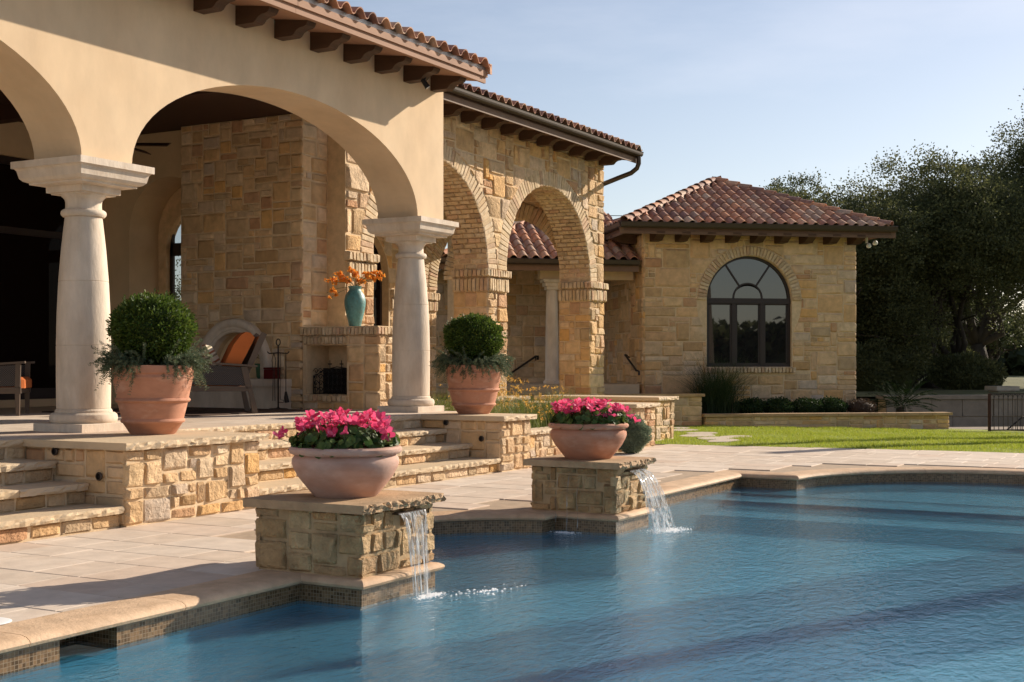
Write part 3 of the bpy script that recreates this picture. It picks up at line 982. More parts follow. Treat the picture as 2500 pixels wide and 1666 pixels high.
def cheek(label, x0, x1, y0, y1, h, cap_o=.05, kind='rough', capmat=cap_mat, left=True, right=False, seed=1, lights=(), cell=(.105, .105), mw=(1, 2, 2, 3, 3), mh=(1, 1, 2, 2), zb=0.0, name='stair_cheek_wall', cat='stone wall', group=None, capth=.06):
    t = thing(name, label, cat, ((x0 + x1) / 2, (y0 + y1) / 2, zb), group)
    d = .026; dx = .021
    mb = MB().box(x0 + dx, x1 - dx, y0 + d, y1, zb - .1, h - capth)
    mb.build('wall', mortar, t)
    r = random.Random(seed)
    stones(t, Vector((x0, y0 + d, zb)), 0, pack(x1 - x0, h - capth - zb, cell[0], cell[1], mw, mh, r), .05, .02, kind, seed=seed)
    if left:
        stones(t, Vector((x0 + dx, y1, zb)), -PI / 2, pack(y1 - y0 - d, h - capth - zb, cell[0] * 1.1, cell[1] * 1.1, mw, mh, r), .045, .02, 'smooth', seed=seed + 5)
    if right:
        stones(t, Vector((x1 - dx, y0 + d, zb)), PI / 2, pack(y1 - y0 - d, h - capth - zb, cell[0], cell[1], mw, mh, r), .045, .02, 'smooth', seed=seed + 9)
    rough_slab(x0 - cap_o, x1 + cap_o, y0 - cap_o, y1, h - capth, h, seed=seed).build('cap_slab', capmat, t, smooth=False)
    for (yy, zz) in lights:
        m = MB()
        c = Vector((x0 - .012, yy, zz))
        ring = [(.024, .0), (.034, .0), (.036, .012), (.030, .018), (.024, .018)]
        vs = []; fs = []
        for rr, zz2 in ring:
            for i in range(20):
                a = 2 * PI * i / 20
                vs.append((c.x - zz2, c.y + rr * math.cos(a), c.z + rr * math.sin(a)))
        for k in range(len(ring) - 1):
            for i in range(20):
                j = (i + 1) % 20
                fs.append((k * 20 + i, k * 20 + j, (k + 1) * 20 + j, (k + 1) * 20 + i))
        m.add(vs, fs)
        ft = m.build('step_light', metal_gutter, t, smooth=True)
        m = MB(); m.add([(c.x - .004, c.y + .026 * math.cos(2 * PI * i / 20), c.z + .026 * math.sin(2 * PI * i / 20)) for i in range(20)], [tuple(range(20))])
        m.build('lens', black_metal, ft)
    return t
cheek('low stone wall block with rough cream cap carrying the larger topiary pot between two flights of steps', 7.70, 9.35, 7.82, 9.0, FL, seed=21, lights=((8.62, .587), (8.11, .40)))
cheek('low stone wall block at the right end of the steps under the farther topiary pot', 13.82, 14.56, 7.82, 9.0, FL, seed=33, lights=((8.62, .587), (8.11, .40)), right=True)

def flight(label, x0, x1, seed):
    t = thing('stone_steps', label, 'steps', ((x0 + x1) / 2, 8.4, 0))
    ys = (7.85, 8.24, 8.61, 8.96)
    r = random.Random(seed)
    core = MB()
    for k in range(4):
        top = .17 * (k + 1)
        yb = ys[k + 1] + .1 if k < 3 else 9.0
        core.box(x0, x1, ys[k] + (.05 if k < 3 else .03), 9.0, top - .17 if k else -.05, top - .058)
        stones(t, Vector((x0, ys[k] + (.05 if k < 3 else .03), .17 * k)), 0, pack(x1 - x0, .112, .1, .112, (2, 3, 3, 4, 5), (1,), r), .032, .014, 'rough', name='riser_stone', seed=seed + k)
        xx = x0
        while xx < x1 - .01:
            w = r.choice((1.1, 1.3, 1.5))
            xe = xx + w if x1 - xx - w > .5 else x1
            rough_slab(xx + .002, xe - .002, ys[k], yb if k < 3 else 8.997, top - .058, top, seed=int(r.random() * 999), amp=.011).build('tread', cap_mat, t)
            xx = xe
    core.build('step_core', mortar, t)
    return t
flight('wide flight of four cream stone steps between the two topiary pots', 9.352, 13.818, 41)
flight('flight of four cream stone steps at the left edge in front of the dark doorway', 2.2, 7.698, 57)

cheek('low rough stone retaining wall of the flower bed beside the farther topiary pot', 14.60, 18.57, 8.05, 8.35, .45, cap_o=.03, left=False, seed=61, name='bed_wall', capth=.055)
cheek('lower of the two pale wall ends, beside the grey rounded shrub', 18.60, 19.43, 8.18, 10.7, .69, seed=71, name='garden_wall_end', right=True)
cheek('taller pale wall end at the lawn edge below the arcade corner', 20.80, 21.62, 8.74, 11.1, .74, seed=77, name='garden_wall_end', right=True)
cheek('short low stone ledge in the planting bed under the second stone arch', 16.6, 18.5, 10.0, 10.3, .80, cap_o=.03, left=True, seed=79, name='garden_ledge', zb=.35)

sb = MB()
nx, ny = 16, 10
vs = []
for j in range(ny + 1):
    for i in range(nx + 1):
        x = 14.96 + 3.62 * i / nx; y = 8.3 + 2.9 * j / ny
        vs.append((x, y, .38 + .12 * (j / ny) + pr.uniform(-.02, .02)))
sb.add(vs, [(j * (nx + 1) + i, j * (nx + 1) + i + 1, (j + 1) * (nx + 1) + i + 1, (j + 1) * (nx + 1) + i) for j in range(ny) for i in range(nx)])
tag(sb.build('planting_bed', soil), kind='structure')
# paved floor behind the arcade
tag(MB().box(14.96, 24.2, 11.2, 18, -.02, .52).build('arcade_floor', cap_mat), kind='structure')
tag(MB().box(18.62, 20.78, 9.6, 11.2, -.02, .30).build('side_landing', cap_mat), kind='structure')

# ------------------------------------------------------------------ loggia
logg = thing('loggia', 'cream plastered loggia with wide arches on stone columns under a clay tile eave', 'house', (11.7, 12, FL))
YW0, YW1 = 9.30, 9.92
cols = (3.30, 8.91, 14.52)
def ell(c):
    return lambda u: 3.20 + 1.155 * math.sqrt(max(0, 1 - ((u - c) / 2.495) ** 2))
pw = MB()
c1, c2 = 6.105 - 2.99, 11.715 - 2.99
arch_wall(pw, (2.99, YW0, 0), X, Y, 14.83 - 2.99, 3.20, 5.12, YW1 - YW0, [(c1 - 2.495, c1 + 2.495, None, ell(c1)), (c2 - 2.495, c2 + 2.495, None, ell(c2))], n=40)
pw.build('arcade_wall', plaster, logg)

def square_stack(cx, cy, prof):
    mb = MB(); vs = []; fs = []
    for h, z in prof:
        vs += [(cx - h, cy - h, z), (cx + h, cy - h, z), (cx + h, cy + h, z), (cx - h, cy + h, z)]
    for k in range(len(prof) - 1):
        for i in range(4):
            j = (i + 1) % 4
            fs.append((k * 4 + i, k * 4 + j, k * 4 + 4 + j, k * 4 + 4 + i))
    fs.append((3, 2, 1, 0)); b = (len(prof) - 1) * 4; fs.append((b, b + 1, b + 2, b + 3))
    return mb.add(vs, fs)
def ent(z):
    tab = [(.88, .247), (1.2, .25), (1.487, .25), (1.8, .243), (2.09, .229), (2.4, .204), (2.70, .171)]
    for (za, ra), (zb, rb) in zip(tab[:-1], tab[1:]):
        if za <= z <= zb + 1e-6: return ra + (rb - ra) * (z - za) / (zb - za)
    return tab[-1][1]
for cx in cols:
    cy = 9.61
    col = MB().bbox(cx - .32, cx + .32, cy - .32, cy + .32, FL + .001, .757, .004).build('column', traver, logg)   # plinth block carries the rest
    MB().lathe([(.29, .757), (.305, .77), (.312, .80), (.305, .835), (.285, .852), (.262, .856), (.262, .872), (.252, .884), (.247, .892)], (cx, cy, 0), 48).build('column_base', traver, col, smooth=True)
    for (za, zb) in ((.892, 1.487), (1.487, 2.09), (2.09, 2.70)):
        pf = [(ent(za) - .004, za), (ent(za), za + .004)] + [(ent(za + (zb - za) * k / 8), za + (zb - za) * k / 8) for k in range(1, 8)] + [(ent(zb), zb - .004), (ent(zb) - .004, zb)]
        MB().lathe(pf, (cx, cy, 0), 48).build('drum', traver, col, smooth=True)
    MB().lathe([(.171, 2.70), (.19, 2.702), (.205, 2.718), (.209, 2.735), (.204, 2.755), (.188, 2.768), (.168, 2.772), (.165, 2.80), (.166, 2.84), (.172, 2.862), (.186, 2.88), (.20, 2.89), (.206, 2.905)], (cx, cy, 0), 48).build('neck', traver, col, smooth=True)
    square_stack(cx, cy, [(.206, 2.905), (.206, 2.918), (.238, 2.92), (.240, 2.98), (.262, 2.982), (.30, 2.985), (.345, 2.99), (.345, 3.006), (.352, 3.008), (.385, 3.02), (.408, 3.045), (.416, 3.08), (.424, 3.115), (.44, 3.134), (.46, 3.136), (.46, 3.20)]).build('capital', traver, col)

# loggia roof, eave, rafters
rp = [(8.70, 5.035), (8.70, 5.125), (12.2, 5.90), (16.4, 5.0), (16.4, 4.87), (9.6, 4.87), (9.6, 5.12), (9.301, 5.12)]
MB().prism(rp, (3.0, 0, 0), Y, Z, X, 0, 11.86).build('roof', tile_under, logg)
MB().prism([(8.705, 5.012), (9.299, 5.098), (9.299, 5.112), (8.705, 5.028)], (3.0, 0, 0), Y, Z, X, 0, 11.855).build('soffit_board', wood_fascia, logg)
MB().box(3.0, 14.82, 9.93, 15.54, 4.83, 4.868).build('ceiling', wood_ceiling, logg)
for xb in (4.2, 6.2, 8.2, 10.2, 12.2): MB().box(xb, xb + .2, 9.93, 15.54, 4.62, 4.829).build('ceiling_beam', wood_ceiling, logg)
for xx in np.arange(3.02, 14.8, 3.95):
    xe = min(xx + 3.946, 14.87)
    MB().box(xx, xe, 8.668, 8.70, 4.985, 5.085).build('fascia_board', wood_fascia, logg)
    MB().box(xx + .001, xe + .012, 8.645, 8.668, 5.062, 5.140).build('trim_board', wood_fascia, logg)
MB().box(3.02, 14.86, 8.672, 8.70, 5.09, 5.20).build('eave_flashing', flash_mat, logg)
TAIL = [(9.299, 4.89), (9.06, 4.89), (9.03, 4.905), (9.0, 4.94), (8.95, 4.965), (8.89, 4.97), (8.86, 4.985), (8.84, 5.02), (8.84, 5.03), (9.299, 5.096)]
def tail(x, prof, w, parent, mat=wood_dark):
    MB().prism(prof, (x, 0, 0), Y, Z, X, 0, w).build('rafter_tail', mat, parent)
for k in range(-11, 7): tail(10.70 + .635 * k, TAIL, .15, logg)

# clay tiles
TW, TL, TE = .25, .44, .37
def tile_profile(m=9):
    pts = []
    for i in range(m + 1):
        t = i / m
        if t < .7: z = .072 * math.sin(PI * t / .7) ** .8
        else: z = -.022 * math.sin(PI * (t - .7) / .3)
        pts.append((t * TW * 1.04, z))
    return pts
def tile_verts(th=.014, m=9):
    prof = tile_profile(m)
    vs = []; fs = []
    k = len(prof)
    for (yy, lift) in ((0, 0), (TL, 0)):
        for (x, z) in prof: vs.append((x, yy, z + th))
    for (yy, lift) in ((0, 0), (TL, 0)):
        for (x, z) in prof: vs.append((x, yy, z))
    for i in range(k - 1):
        fs.append((i, i + 1, k + i + 1, k + i))
        fs.append((2 * k + i + 1, 2 * k + i, 3 * k + i, 3 * k + i + 1))
        fs.append((2 * k + i, 2 * k + i + 1, i + 1, i))
    return vs, fs
TV, TF = tile_verts()
tile_me = MB().add(TV, TF).mesh('roof_tile', tile_mat, smooth=True)
def tile_field(parent, E0, U, V, width, length, lim=None, rows=None, seed=0, name='roof_tile', mat_mesh=None):
    """barrel tiles from the eave corner E0; U along the eave, V up the slope; lim(v) -> (u0, u1) keeps a hipped facet's tiles inside its hips"""
    E0, U, V = Vector(E0), Vector(U).normalized(), Vector(V).normalized()
    N_ = U.cross(V).normalized()
    r = random.Random(seed)
    nc = max(1, round(width / TW)); nr = rows or int(length / TE) + 1
    sx = width / (nc * TW)
    out = []
    for j in range(nr):
        for i in range(nc):
            u0, v0 = i * TW * sx, j * TE
            jit = r.uniform(-.008, .008)
            tilt = Matrix((( 1, 0, 0), (0, 1, 0), (0, 0, 1)))
            if lim:
                vm = v0 + TE * .5
                a, b = lim(v0)
                a2, b2 = lim(v0 + TL)
                if u0 + TW < min(a, a2) or u0 > max(b, b2) or v0 > length - .1: continue
                if u0 + TW * .6 < a or u0 + TW * .4 > b: continue
            cx = None
            if lim and (u0 < max(a, a2) or u0 + TW > min(b, b2)):
                vs = []
                for (x, y, z) in TV:
                    uu = u0 + x * sx; vv = v0 + y
                    la, lb = lim(vv)
                    if la > lb: la = lb = (la + lb) / 2
                    uu = min(max(uu, la), lb)
                    p = E0 + U * uu + V * (vv + jit) + N_ * (z + .03 * (1 - y / TL) + .012)
                    vs.append(p)
                o = MB().add(vs, TF).build(name, tile_mat, parent, smooth=True)
            else:
                o = bpy.data.objects.new(name, tile_me); COL.objects.link(o)
                Vt = (V - N_ * (.03 / TL))
                p = E0 + U * u0 + V * (v0 + jit) + N_ * .042
                Nt = U.cross(Vt)
                o.matrix_basis = Matrix(((U.x * sx, Vt.x, Nt.x, p.x), (U.y * sx, Vt.y, Nt.y, p.y), (U.z * sx, Vt.z, Nt.z, p.z), (0, 0, 0, 1)))
                setpar(o, parent)
            out.append(o)
    return out
def ridge_caps(parent, A, B, seed=0, r0=.10, name='ridge_tile'):
    A, B = Vector(A), Vector(B)
    d = (B - A); L_ = d.length; d.normalize()
    side = d.cross(Z).normalized(); up = side.cross(d).normalized()
    k = int(L_ / .33)
    for i in range(k):
        s0 = i * L_ / k; s1 = s0 + L_ / k + .07
        vs = []; fs = []
        m = 8
        for (s, r_, h) in ((s0, r0 * 1.12, .035), (s1, r0 * .92, 0.0)):
            for off in (0, -.014):
                for q in range(m + 1):
                    a = PI * q / m
                    rr = r_ + off
                    vs.append(A + d * s + side * (rr * math.cos(a)) + up * (rr * math.sin(a) * .85 + h))
        q1 = m + 1
        for q in range(m):
            fs.append((q, q + 1, 2 * q1 + q + 1, 2 * q1 + q))
            fs.append((q1 + q, q1 + q + 1, q + 1, q))
        MB().add(vs, fs).build(name, tile_mat, parent, smooth=True)
tile_field(logg, (4.35, 8.585, 5.155), X, (0, .976, .216), 10.5, 1.2, rows=3, seed=3)
# verge tile turned down over the end of the eave
MB().prism([(8.60, 5.10), (8.60, 5.235), (9.9, 5.52), (9.9, 5.40)], (14.862, 0, 0), Y, Z, X, 0, .05).build('verge_tile', tile_mat, logg)

# back wall with the dark glazed doors
bw = MB()
arch_wall(bw, (3.0, 15.55, 0), X, Y, 11.85, FL, 4.83, .25, [(2.6, 11.2, .79, lambda u: 4.32)], n=2)
bw.build('back_wall', plaster_in, logg)
dm = MB()
for k in range(6):
    xa = 5.62 + k * 1.43
    dm.box(xa, xa + .10, 15.62, 15.70, .79, 4.32)
dm.box(5.6, 14.2, 15.62, 15.70, 4.2, 4.32); dm.box(5.6, 14.2, 15.62, 15.70, .79, .95); dm.box(5.6, 14.2, 15.63, 15.69, 3.2, 3.3)
df = dm.build('glazed_door', frame_mat, logg)
for k in range(6):
    xa = 5.72 + k * 1.43
    MB().box(xa, min(xa + 1.33, 14.2), 15.655, 15.665, .95, 4.2).build('pane', dark_glass, df)
# end wall with its deep arched window recess
ew = MB()
arch_wall(ew, (14.85, 15.55, 0), -Y, X, 15.55 - 11.9, FL, 4.83, .62, [(.52, 2.12, 1.0, semi(1.32, .8, 3.35))], n=20)
ew.build('end_wall', plaster_in, logg)
wr = MB()
arch_wall(wr, (15.475, 15.55, 0), -Y, X, 15.55 - 12.6, FL, 4.83, .16, [(.68, 1.96, 1.0, semi(1.32, .64, 3.10))], n=16)
wr.build('window_surround', stone_smooth, logg)
wf = MB()
for yy in (14.84, 14.23, 13.62): wf.box(15.56, 15.61, yy - .03, yy + .03, 1.0, 3.4)
wf.box(15.56, 15.61, 13.6, 14.86, 3.02, 3.22); wf.box(15.56, 15.61, 13.6, 14.86, 1.0, 1.08)
wfo = wf.build('window', frame_mat, logg)
MB().box(15.58, 15.585, 13.58, 14.88, 1.0, 3.75).build('pane', clear_glass, wfo)

# ------------------------------------------------------------------ stone fireplace
fp = thing('stone_fireplace', 'tall stone chimney breast with an arched niche and a fireplace under a brick mantel', 'fireplace', (14.9, 12, FL))
XF = 14.64
ub = MB()
arch_wall(ub, (XF, 13.77, 0), -Y, X, 13.77 - 11.55, FL, 4.829, .62, [(.55, 1.55, 1.10, semi(1.05, .5, 1.264))], n=20)
ub.box(XF + .45, XF + .5, 12.1, 13.4, 1.0, 1.9)
ub.build('chimney_breast', mortar, fp)
sr = random.Random(4)
breast = stones(fp, Vector((XF, 13.77, FL)), -PI / 2, pack(2.27, 4.83 - FL, .108, .094, (1, 2, 2, 3, 3, 4), (1, 1, 2, 2, 3), sr), .045, .02, 'smooth', circles=((1.05, 1.30 - FL, .66),), holes=((.40, 0, 1.70, 1.30 - FL), (2.26, 0, 9, 1.14)), seed=8)
stones(fp, Vector((XF - .012, 11.54, 1.84)), 0, pack(.62, 4.83 - 1.84, .125, .115, (1, 2, 2, 3), (1, 2, 2, 3), sr), .045, .02, 'smooth', seed=9)
MB().box(XF + .035, 15.26, 11.541, 11.9, 1.8, 4.829).box(XF + .002, XF + .03, 11.515, 11.56, 1.8, 4.828).build('chimney_return', mortar, fp)
# moulded surround of the niche
def arch_molding(parent, x, yc, zc, prof, zlow, name, mat, nseg=28):
    vs = []; fs = []
    path = [(0, None)]
    sta = []
    sta.append((1, 0, zlow - zc)); 
    for i in range(nseg + 1):
        a = PI * i / nseg
        sta.append((math.cos(a), math.sin(a), None))
    sta.append((-1, 0, zlow - zc))
    k = len(prof)
    for (cx_, sz_, zz) in sta:
        for (r_, dx) in prof:
            z = zc + (r_ * sz_ if zz is None else zz)
            vs.append((x - dx, yc + r_ * cx_, z))
    for i in range(len(sta) - 1):
        for j in range(k - 1):
            fs.append((i * k + j, i * k + j + 1, (i + 1) * k + j + 1, (i + 1) * k + j))
    return MB().add(vs, fs).build(name, mat, parent, smooth=True)
arch_molding(fp, XF, 12.72, 1.285, [(.48, -.1), (.48, .03), (.495, .045), (.515, .045), (.525, .06), (.56, .065), (.575, .085), (.60, .10), (.635, .10), (.66, .09), (.675, .07), (.68, .0)], 1.10, 'niche_surround', traver)
MB().bbox(XF - .32, XF + .02, 11.68, 13.75, .995, 1.10, .008).build('bench_slab', traver, fp)
MB().box(XF - .28, XF + .01, 11.70, 13.73, FL, .995).build('bench_base', traver, fp)
# fire box block
hb = MB()
y0, y1, x0, x1 = 10.23, 11.50, XF, 15.26
hb.box(x0, x1, y0, 10.74, FL, 1.70); hb.box(x0, x1, 11.44, y1, FL, 1.70); hb.box(x0, x1, 10.74, 11.44, FL, .886); hb.box(x0, x1, 10.74, 11.44, 1.57, 1.70)
hb.box(x1 - .1, x1, 10.74, 11.44, .886, 1.57); hb.box(x0 + .02, x1, y0 + .02, 11.53, 1.70, 1.812)
hb.build('hearth_block', mortar, fp)
stones(fp, Vector((XF, 11.5, FL)), -PI / 2, pack(1.31, 1.02, .131, .128, (1, 2, 2, 3), (1, 2, 2), sr), .045, .018, 'smooth', name='hearth_stone', holes=((.06, .10, .76, 1.02), (-.1, 0.09, .06, 1.1)), seed=12)
stones(fp, Vector((XF - .014, y0, FL)), 0, pack(.62, 1.02, .107, .128, (1, 2, 2, 3), (1, 1, 2), sr), .05, .018, 'rough', name='hearth_stone', seed=13)
def bricks_row(parent, O, ang, length, z0, z1, count, depth=.05, gap=.012, name='brick', jit=.006, seed=0, kind='brick'):
    r = random.Random(seed)
    U = Vector((math.cos(ang), math.sin(ang), 0))
    for i in range(count):
        w = length / count
        c = Vector(O) + U * (w * (i + .5))
        o = bpy.data.objects.new(name, r.choice(ROCK[kind])); COL.objects.link(o)
        o.location = (c.x, c.y, (z0 + z1) / 2 + r.uniform(-jit, jit) * .4)
        o.rotation_euler = (PI / 2, 0, ang)
        o.scale = (w - gap, z1 - z0 - gap, depth + r.uniform(-jit, jit))
        setpar(o, parent)
bricks_row(fp, (XF, 11.5, 0), -PI / 2, 1.31, 1.70, 1.822, 21, .07, seed=1, name='mantel_brick')
bricks_row(fp, (XF - .06, y0 + .02, 0), 0, .68, 1.70, 1.822, 9, .075, seed=2, name='mantel_brick')
bricks_row(fp, (XF, 11.46, 0), -PI / 2, .74, 1.575, 1.695, 12, .05, seed=3, name='lintel_brick')
bricks_row(fp, (XF, 11.46, 0), -PI / 2, .74, .786, .884, 9, .05, seed=4, name='sill_brick')
MB().box(XF - .05, 15.26, y0 - .04, 11.539, 1.812, 1.826).build('mantel_top', mortar, fp)

# ------------------------------------------------------------------ stone arcade wing
wing = thing('arcade_wing', 'two bay stone arcade with brick arches, dark rafters and a bronze gutter', 'house', (19.6, 12, .5))
WX0, WX1, WY = 15.26, 23.96, 11.18
A1c, A2c, AR, AZ = 17.625, 21.635, 1.665, 2.86
WD = .71
wm = MB()
arch_wall(wm, (WX0, WY + .045, 0), X, Y, WX1 - WX0 - .04, 0.2, 5.44, WD - .045, [(A1c - AR - WX0, A1c + AR - WX0, None, semi(A1c - WX0, AR + .03, AZ + .07)), (A2c - AR - WX0, A2c + AR - WX0, None, semi(A2c - WX0, AR + .03, AZ + .07))], n=36)
wm.build('arcade_wall', mortar, wing)
wr_ = random.Random(9)
RW = .33
circ = [(A1c - WX0, AZ - 2.93, AR + RW), (A2c - WX0, AZ - 2.93, AR + RW)]
stones(wing, Vector((WX0, WY + .045, 2.93)), 0, pack(WX1 - WX0, 5.44 - 2.93, .15, .125, (1, 2, 2, 3, 3, 4), (1, 2, 2, 3), wr_), .062, .016, 'rough', circles=circ, seed=31)
for (a, b) in ((WX0, A1c - AR), (A1c + AR, A2c - AR), (A2c + AR, WX1)):
    stones(wing, Vector((a, WY + .045, .2)), 0, pack(b - a, 2.34, .115, .13, (2, 2, 3, 3, 6), (1, 1, 2, 2), wr_), .06, .016, 'rough', seed=int(a * 10))
    # impost courses of standing bricks
    pa = a if a > WX0 + .1 else a
    bricks_row(wing, (a, WY + .045, 0), 0, b - a, 2.54, 2.79, 9, .065, seed=int(a), name='soldier_brick')
    bricks_row(wing, (a - .03, WY + .045, 0), 0, b - a + .06, 2.79, 2.93, 9, .10, seed=int(a) + 1, name='soldier_brick')
# inner faces of the two right piers (seen through the arches)
for xf in (A1c + AR, A2c + AR):
    stones(wing, Vector((xf, WY + WD, .2)), -PI / 2, pack(WD - .02, 2.34, .118, .13, (1, 2, 2, 3), (1, 2, 2), wr_), .045, .016, 'smooth', seed=int(xf * 7))
    bricks_row(wing, (xf, WY + WD, 0), -PI / 2, WD, 2.54, 2.79, 9, .06, seed=int(xf), name='soldier_brick')
    bricks_row(wing, (xf, WY + WD, 0), -PI / 2, WD + .05, 2.79, 2.93, 9, .09, seed=int(xf) + 3, name='soldier_brick')
# voussoirs and soffit bricks
def radial_bricks(parent, centre, axis_u, normal, r0, r1, a0, a1, count, depth, name, seed=0, gap=.010, recess=0.0):
    r = random.Random(seed)
    U, N_ = Vector(axis_u), Vector(normal)
    C = Vector(centre)
    for i in range(count):
        a = math.radians(a0 + (a1 - a0) * (i + .5) / count)
        rad = U * math.cos(a) + Z * math.sin(a)
        tan = U * -math.sin(a) + Z * math.cos(a)
        w = (r0 + r1) / 2 * math.radians(abs(a1 - a0)) / count - gap
        o = bpy.data.objects.new(name, r.choice(ROCK['brick'])); COL.objects.link(o)
        c = C + rad * ((r0 + r1) / 2 + r.uniform(-.006, .006))
        sy = (r1 - r0) - gap; dz = depth + r.uniform(-.006, .008)
        t2 = N_.cross(rad) if True else tan
        Xa = rad.cross(N_)
        o.matrix_basis = Matrix(((Xa.x * w, rad.x * sy, N_.x * dz, c.x), (Xa.y * w, rad.y * sy, N_.y * dz, c.y), (Xa.z * w, rad.z * sy, N_.z * dz, c.z), (0, 0, 0, 1)))
        setpar(o, parent)
def soffit_bricks(parent, centre, axis_u, depth_dir, r, d0, d1, a0, a1, rows, per, name, seed=0, th=.035, gap=.012):
    q = random.Random(seed)
    U, T = Vector(axis_u), Vector(depth_dir)
    C = Vector(centre)
    for i in range(rows):
        a = math.radians(a0 + (a1 - a0) * (i + .5) / rows)
        rad = U * math.cos(a) + Z * math.sin(a)
        w = r * math.radians(abs(a1 - a0)) / rows - gap
        off = (i % 2) * .5
        cuts = sorted({0.0, 1.0} | {min(1, max(0, (k + off) / per + q.uniform(-.03, .03))) for k in range(0, per + 1)})
        for s0, s1 in zip(cuts[:-1], cuts[1:]):
            if s1 - s0 < .06: continue
            ln = (s1 - s0) * (d1 - d0) - gap
            c = C + rad * (r + th) + T * (d0 + (s0 + s1) / 2 * (d1 - d0))
            N_ = -rad
            Xa = T; Ya = N_.cross(Xa)
            dz = th + q.uniform(-.004, .006)
            o = bpy.data.objects.new(name, q.choice(ROCK['brick'])); COL.objects.link(o)
            o.matrix_basis = Matrix(((Xa.x * ln, Ya.x * w, N_.x * dz, c.x), (Xa.y * ln, Ya.y * w, N_.y * dz, c.y), (Xa.z * ln, Ya.z * w, N_.z * dz, c.z), (0, 0, 0, 1)))
            setpar(o, parent)
for kk, ac in enumerate((A1c, A2c)):
    radial_bricks(wing, (ac, WY + .045, AZ + .07), X, -Y, AR, AR + RW, 0, 180, 66, .012, 'voussoir', seed=50 + kk)
    soffit_bricks(wing, (ac, WY, AZ + .07), X, Y, AR - .005, .02, WD, 0, 100, 33, 3, 'soffit_brick', seed=60 + kk)
# eave of the wing
rp = [(10.60, 5.40), (10.60, 5.49), (13.0, 6.05), (16.2, 5.3), (16.2, 4.9), (11.25, 4.9), (11.25, 5.47), (11.17, 5.47)]
MB().prism(rp, (14.95, 0, 0), Y, Z, X, 0, 8.93).prism([(10.60, 5.40), (10.60, 5.49), (13.0, 6.05), (16.2, 5.3), (16.2, 5.2), (13.0, 5.95)], (14.95, 0, 0), Y, Z, X, 8.935, 9.3).build('roof', tile_under, wing)
MB().prism([(10.605, 5.375), (11.172, 5.452), (11.172, 5.466), (10.605, 5.392)], (14.95, 0, 0), Y, Z, X, 0, 9.29).build('soffit_board', wood_fascia2, wing)
MB().box(14.95, 24.23, 10.575, 10.602, 5.315, 5.42).build('fascia_board', wood_fascia2, wing)
GP = [(10.572, 5.53), (10.572, 5.41), (10.53, 5.39), (10.49, 5.395), (10.465, 5.42), (10.455, 5.46), (10.45, 5.515), (10.44, 5.53), (10.448, 5.533), (10.456, 5.52), (10.462, 5.463), (10.47, 5.425), (10.495, 5.402), (10.53, 5.398), (10.566, 5.415), (10.566, 5.53)]
GP = [(y, 5.53 - (5.53 - z) * .64) for y, z in GP]
def ext_profile(prof, x0, x1):
    k = len(prof)
    mb = MB()
    mb.add([(x0, y, z) for y, z in prof] + [(x1, y, z) for y, z in prof], [(i, (i + 1) % k, k + (i + 1) % k, k + i) for i in range(k)])
    mb.add([(x1 - .002, y, z) for y, z in GP[:9]], [tuple(range(8, -1, -1))]); mb.add([(x0 + .002, y, z) for y, z in GP[:9]], [tuple(range(9))])
    return mb
gut = ext_profile(GP, 14.95, 24.17).build('gutter', metal_gutter, wing)
MB().tube([(24.09, 10.52, 5.44), (24.09, 10.52, 5.30), (24.095, 10.56, 5.21), (24.13, 10.70, 5.13), (24.10, 10.95, 5.05), (24.07, 11.17, 4.975), (24.04, 11.33, 4.92), (24.03, 11.37, 4.86), (24.03, 11.38, .3)], .048, 12).build('downspout', metal_gutter, wing, smooth=True)
TAIL2 = [(y + 1.88 - (0 if True else 0), z + .372) for (y, z) in TAIL]
TAIL2 = [(min(y, 11.224), z) for y, z in TAIL2]
for k in range(-5, 9): tail(18.44 + .659 * k - .075, TAIL2, .16, wing)
tile_field(wing, (14.9, 10.50, 5.535), X, (0, .974, .226), 9.3, 1.2, rows=3, seed=5)
MB().prism([(10.55, 5.46), (10.55, 5.60), (12.0, 5.93), (12.0, 5.82)], (24.2, 0, 0), Y, Z, X, 0, .05).build('verge_tile', tile_mat, wing)
# end arch across the porch and the rear arcade wall
tm = MB()
EAc, EAr, EAz = 13.10, 1.2, 3.06
arch_wall(tm, (23.40, 14.3, 0), -Y, X, 14.3 - (WY + WD), .2, 5.0, .52, [(14.3 - EAc - EAr, 14.3 - EAc + EAr, None, semi(14.3 - EAc, EAr + .02, EAz))], n=24)
tm.build('end_wall', mortar, wing)
radial_bricks(wing, (23.40, EAc, EAz), -Y, -X, EAr, EAr + .36, 0, 180, 46, .04, 'end_voussoir', seed=71)
er = random.Random(14)
stones(wing, Vector((23.40, 14.3, EAz)), -PI / 2, pack(2.4, 1.9, .12, .125, (2, 2, 3), (1, 2), er), .03, .02, 'smooth', circles=((1.2, 0, EAr + .37),), seed=73)
DRc, DRr, DRz = 20.0, .9, 2.95
RBc, RBr, RBz = 23.93, 1.33, 2.85
rm = MB()
RX0 = 18.0
arch_wall(rm, (RX0, 14.345, 0), X, Y, 23.92 - RX0, .2, 5.3, .55, [(DRc - DRr - RX0, DRc + DRr - RX0, .55, semi(DRc - RX0, DRr, DRz)), (RBc - RBr - RX0, RBc + RBr - RX0, None, semi(RBc - RX0, RBr + .02, RBz))], n=24)
rm.build('rear_wall', mortar, wing)
stones(wing, Vector((20.95, 14.345, .5)), 0, pack(1.65, 1.83, .12, .125, (1, 2, 2, 3), (1, 1, 2), er), .04, .016, 'rough', seed=75)
bricks_row(wing, (20.95, 14.345, 0), 0, 1.65, 2.36, 2.58, 21, .05, seed=81, name='soldier_brick')
bricks_row(wing, (20.95, 14.345, 0), 0, 1.69, 2.58, 2.75, 21, .08, seed=82, name='soldier_brick')
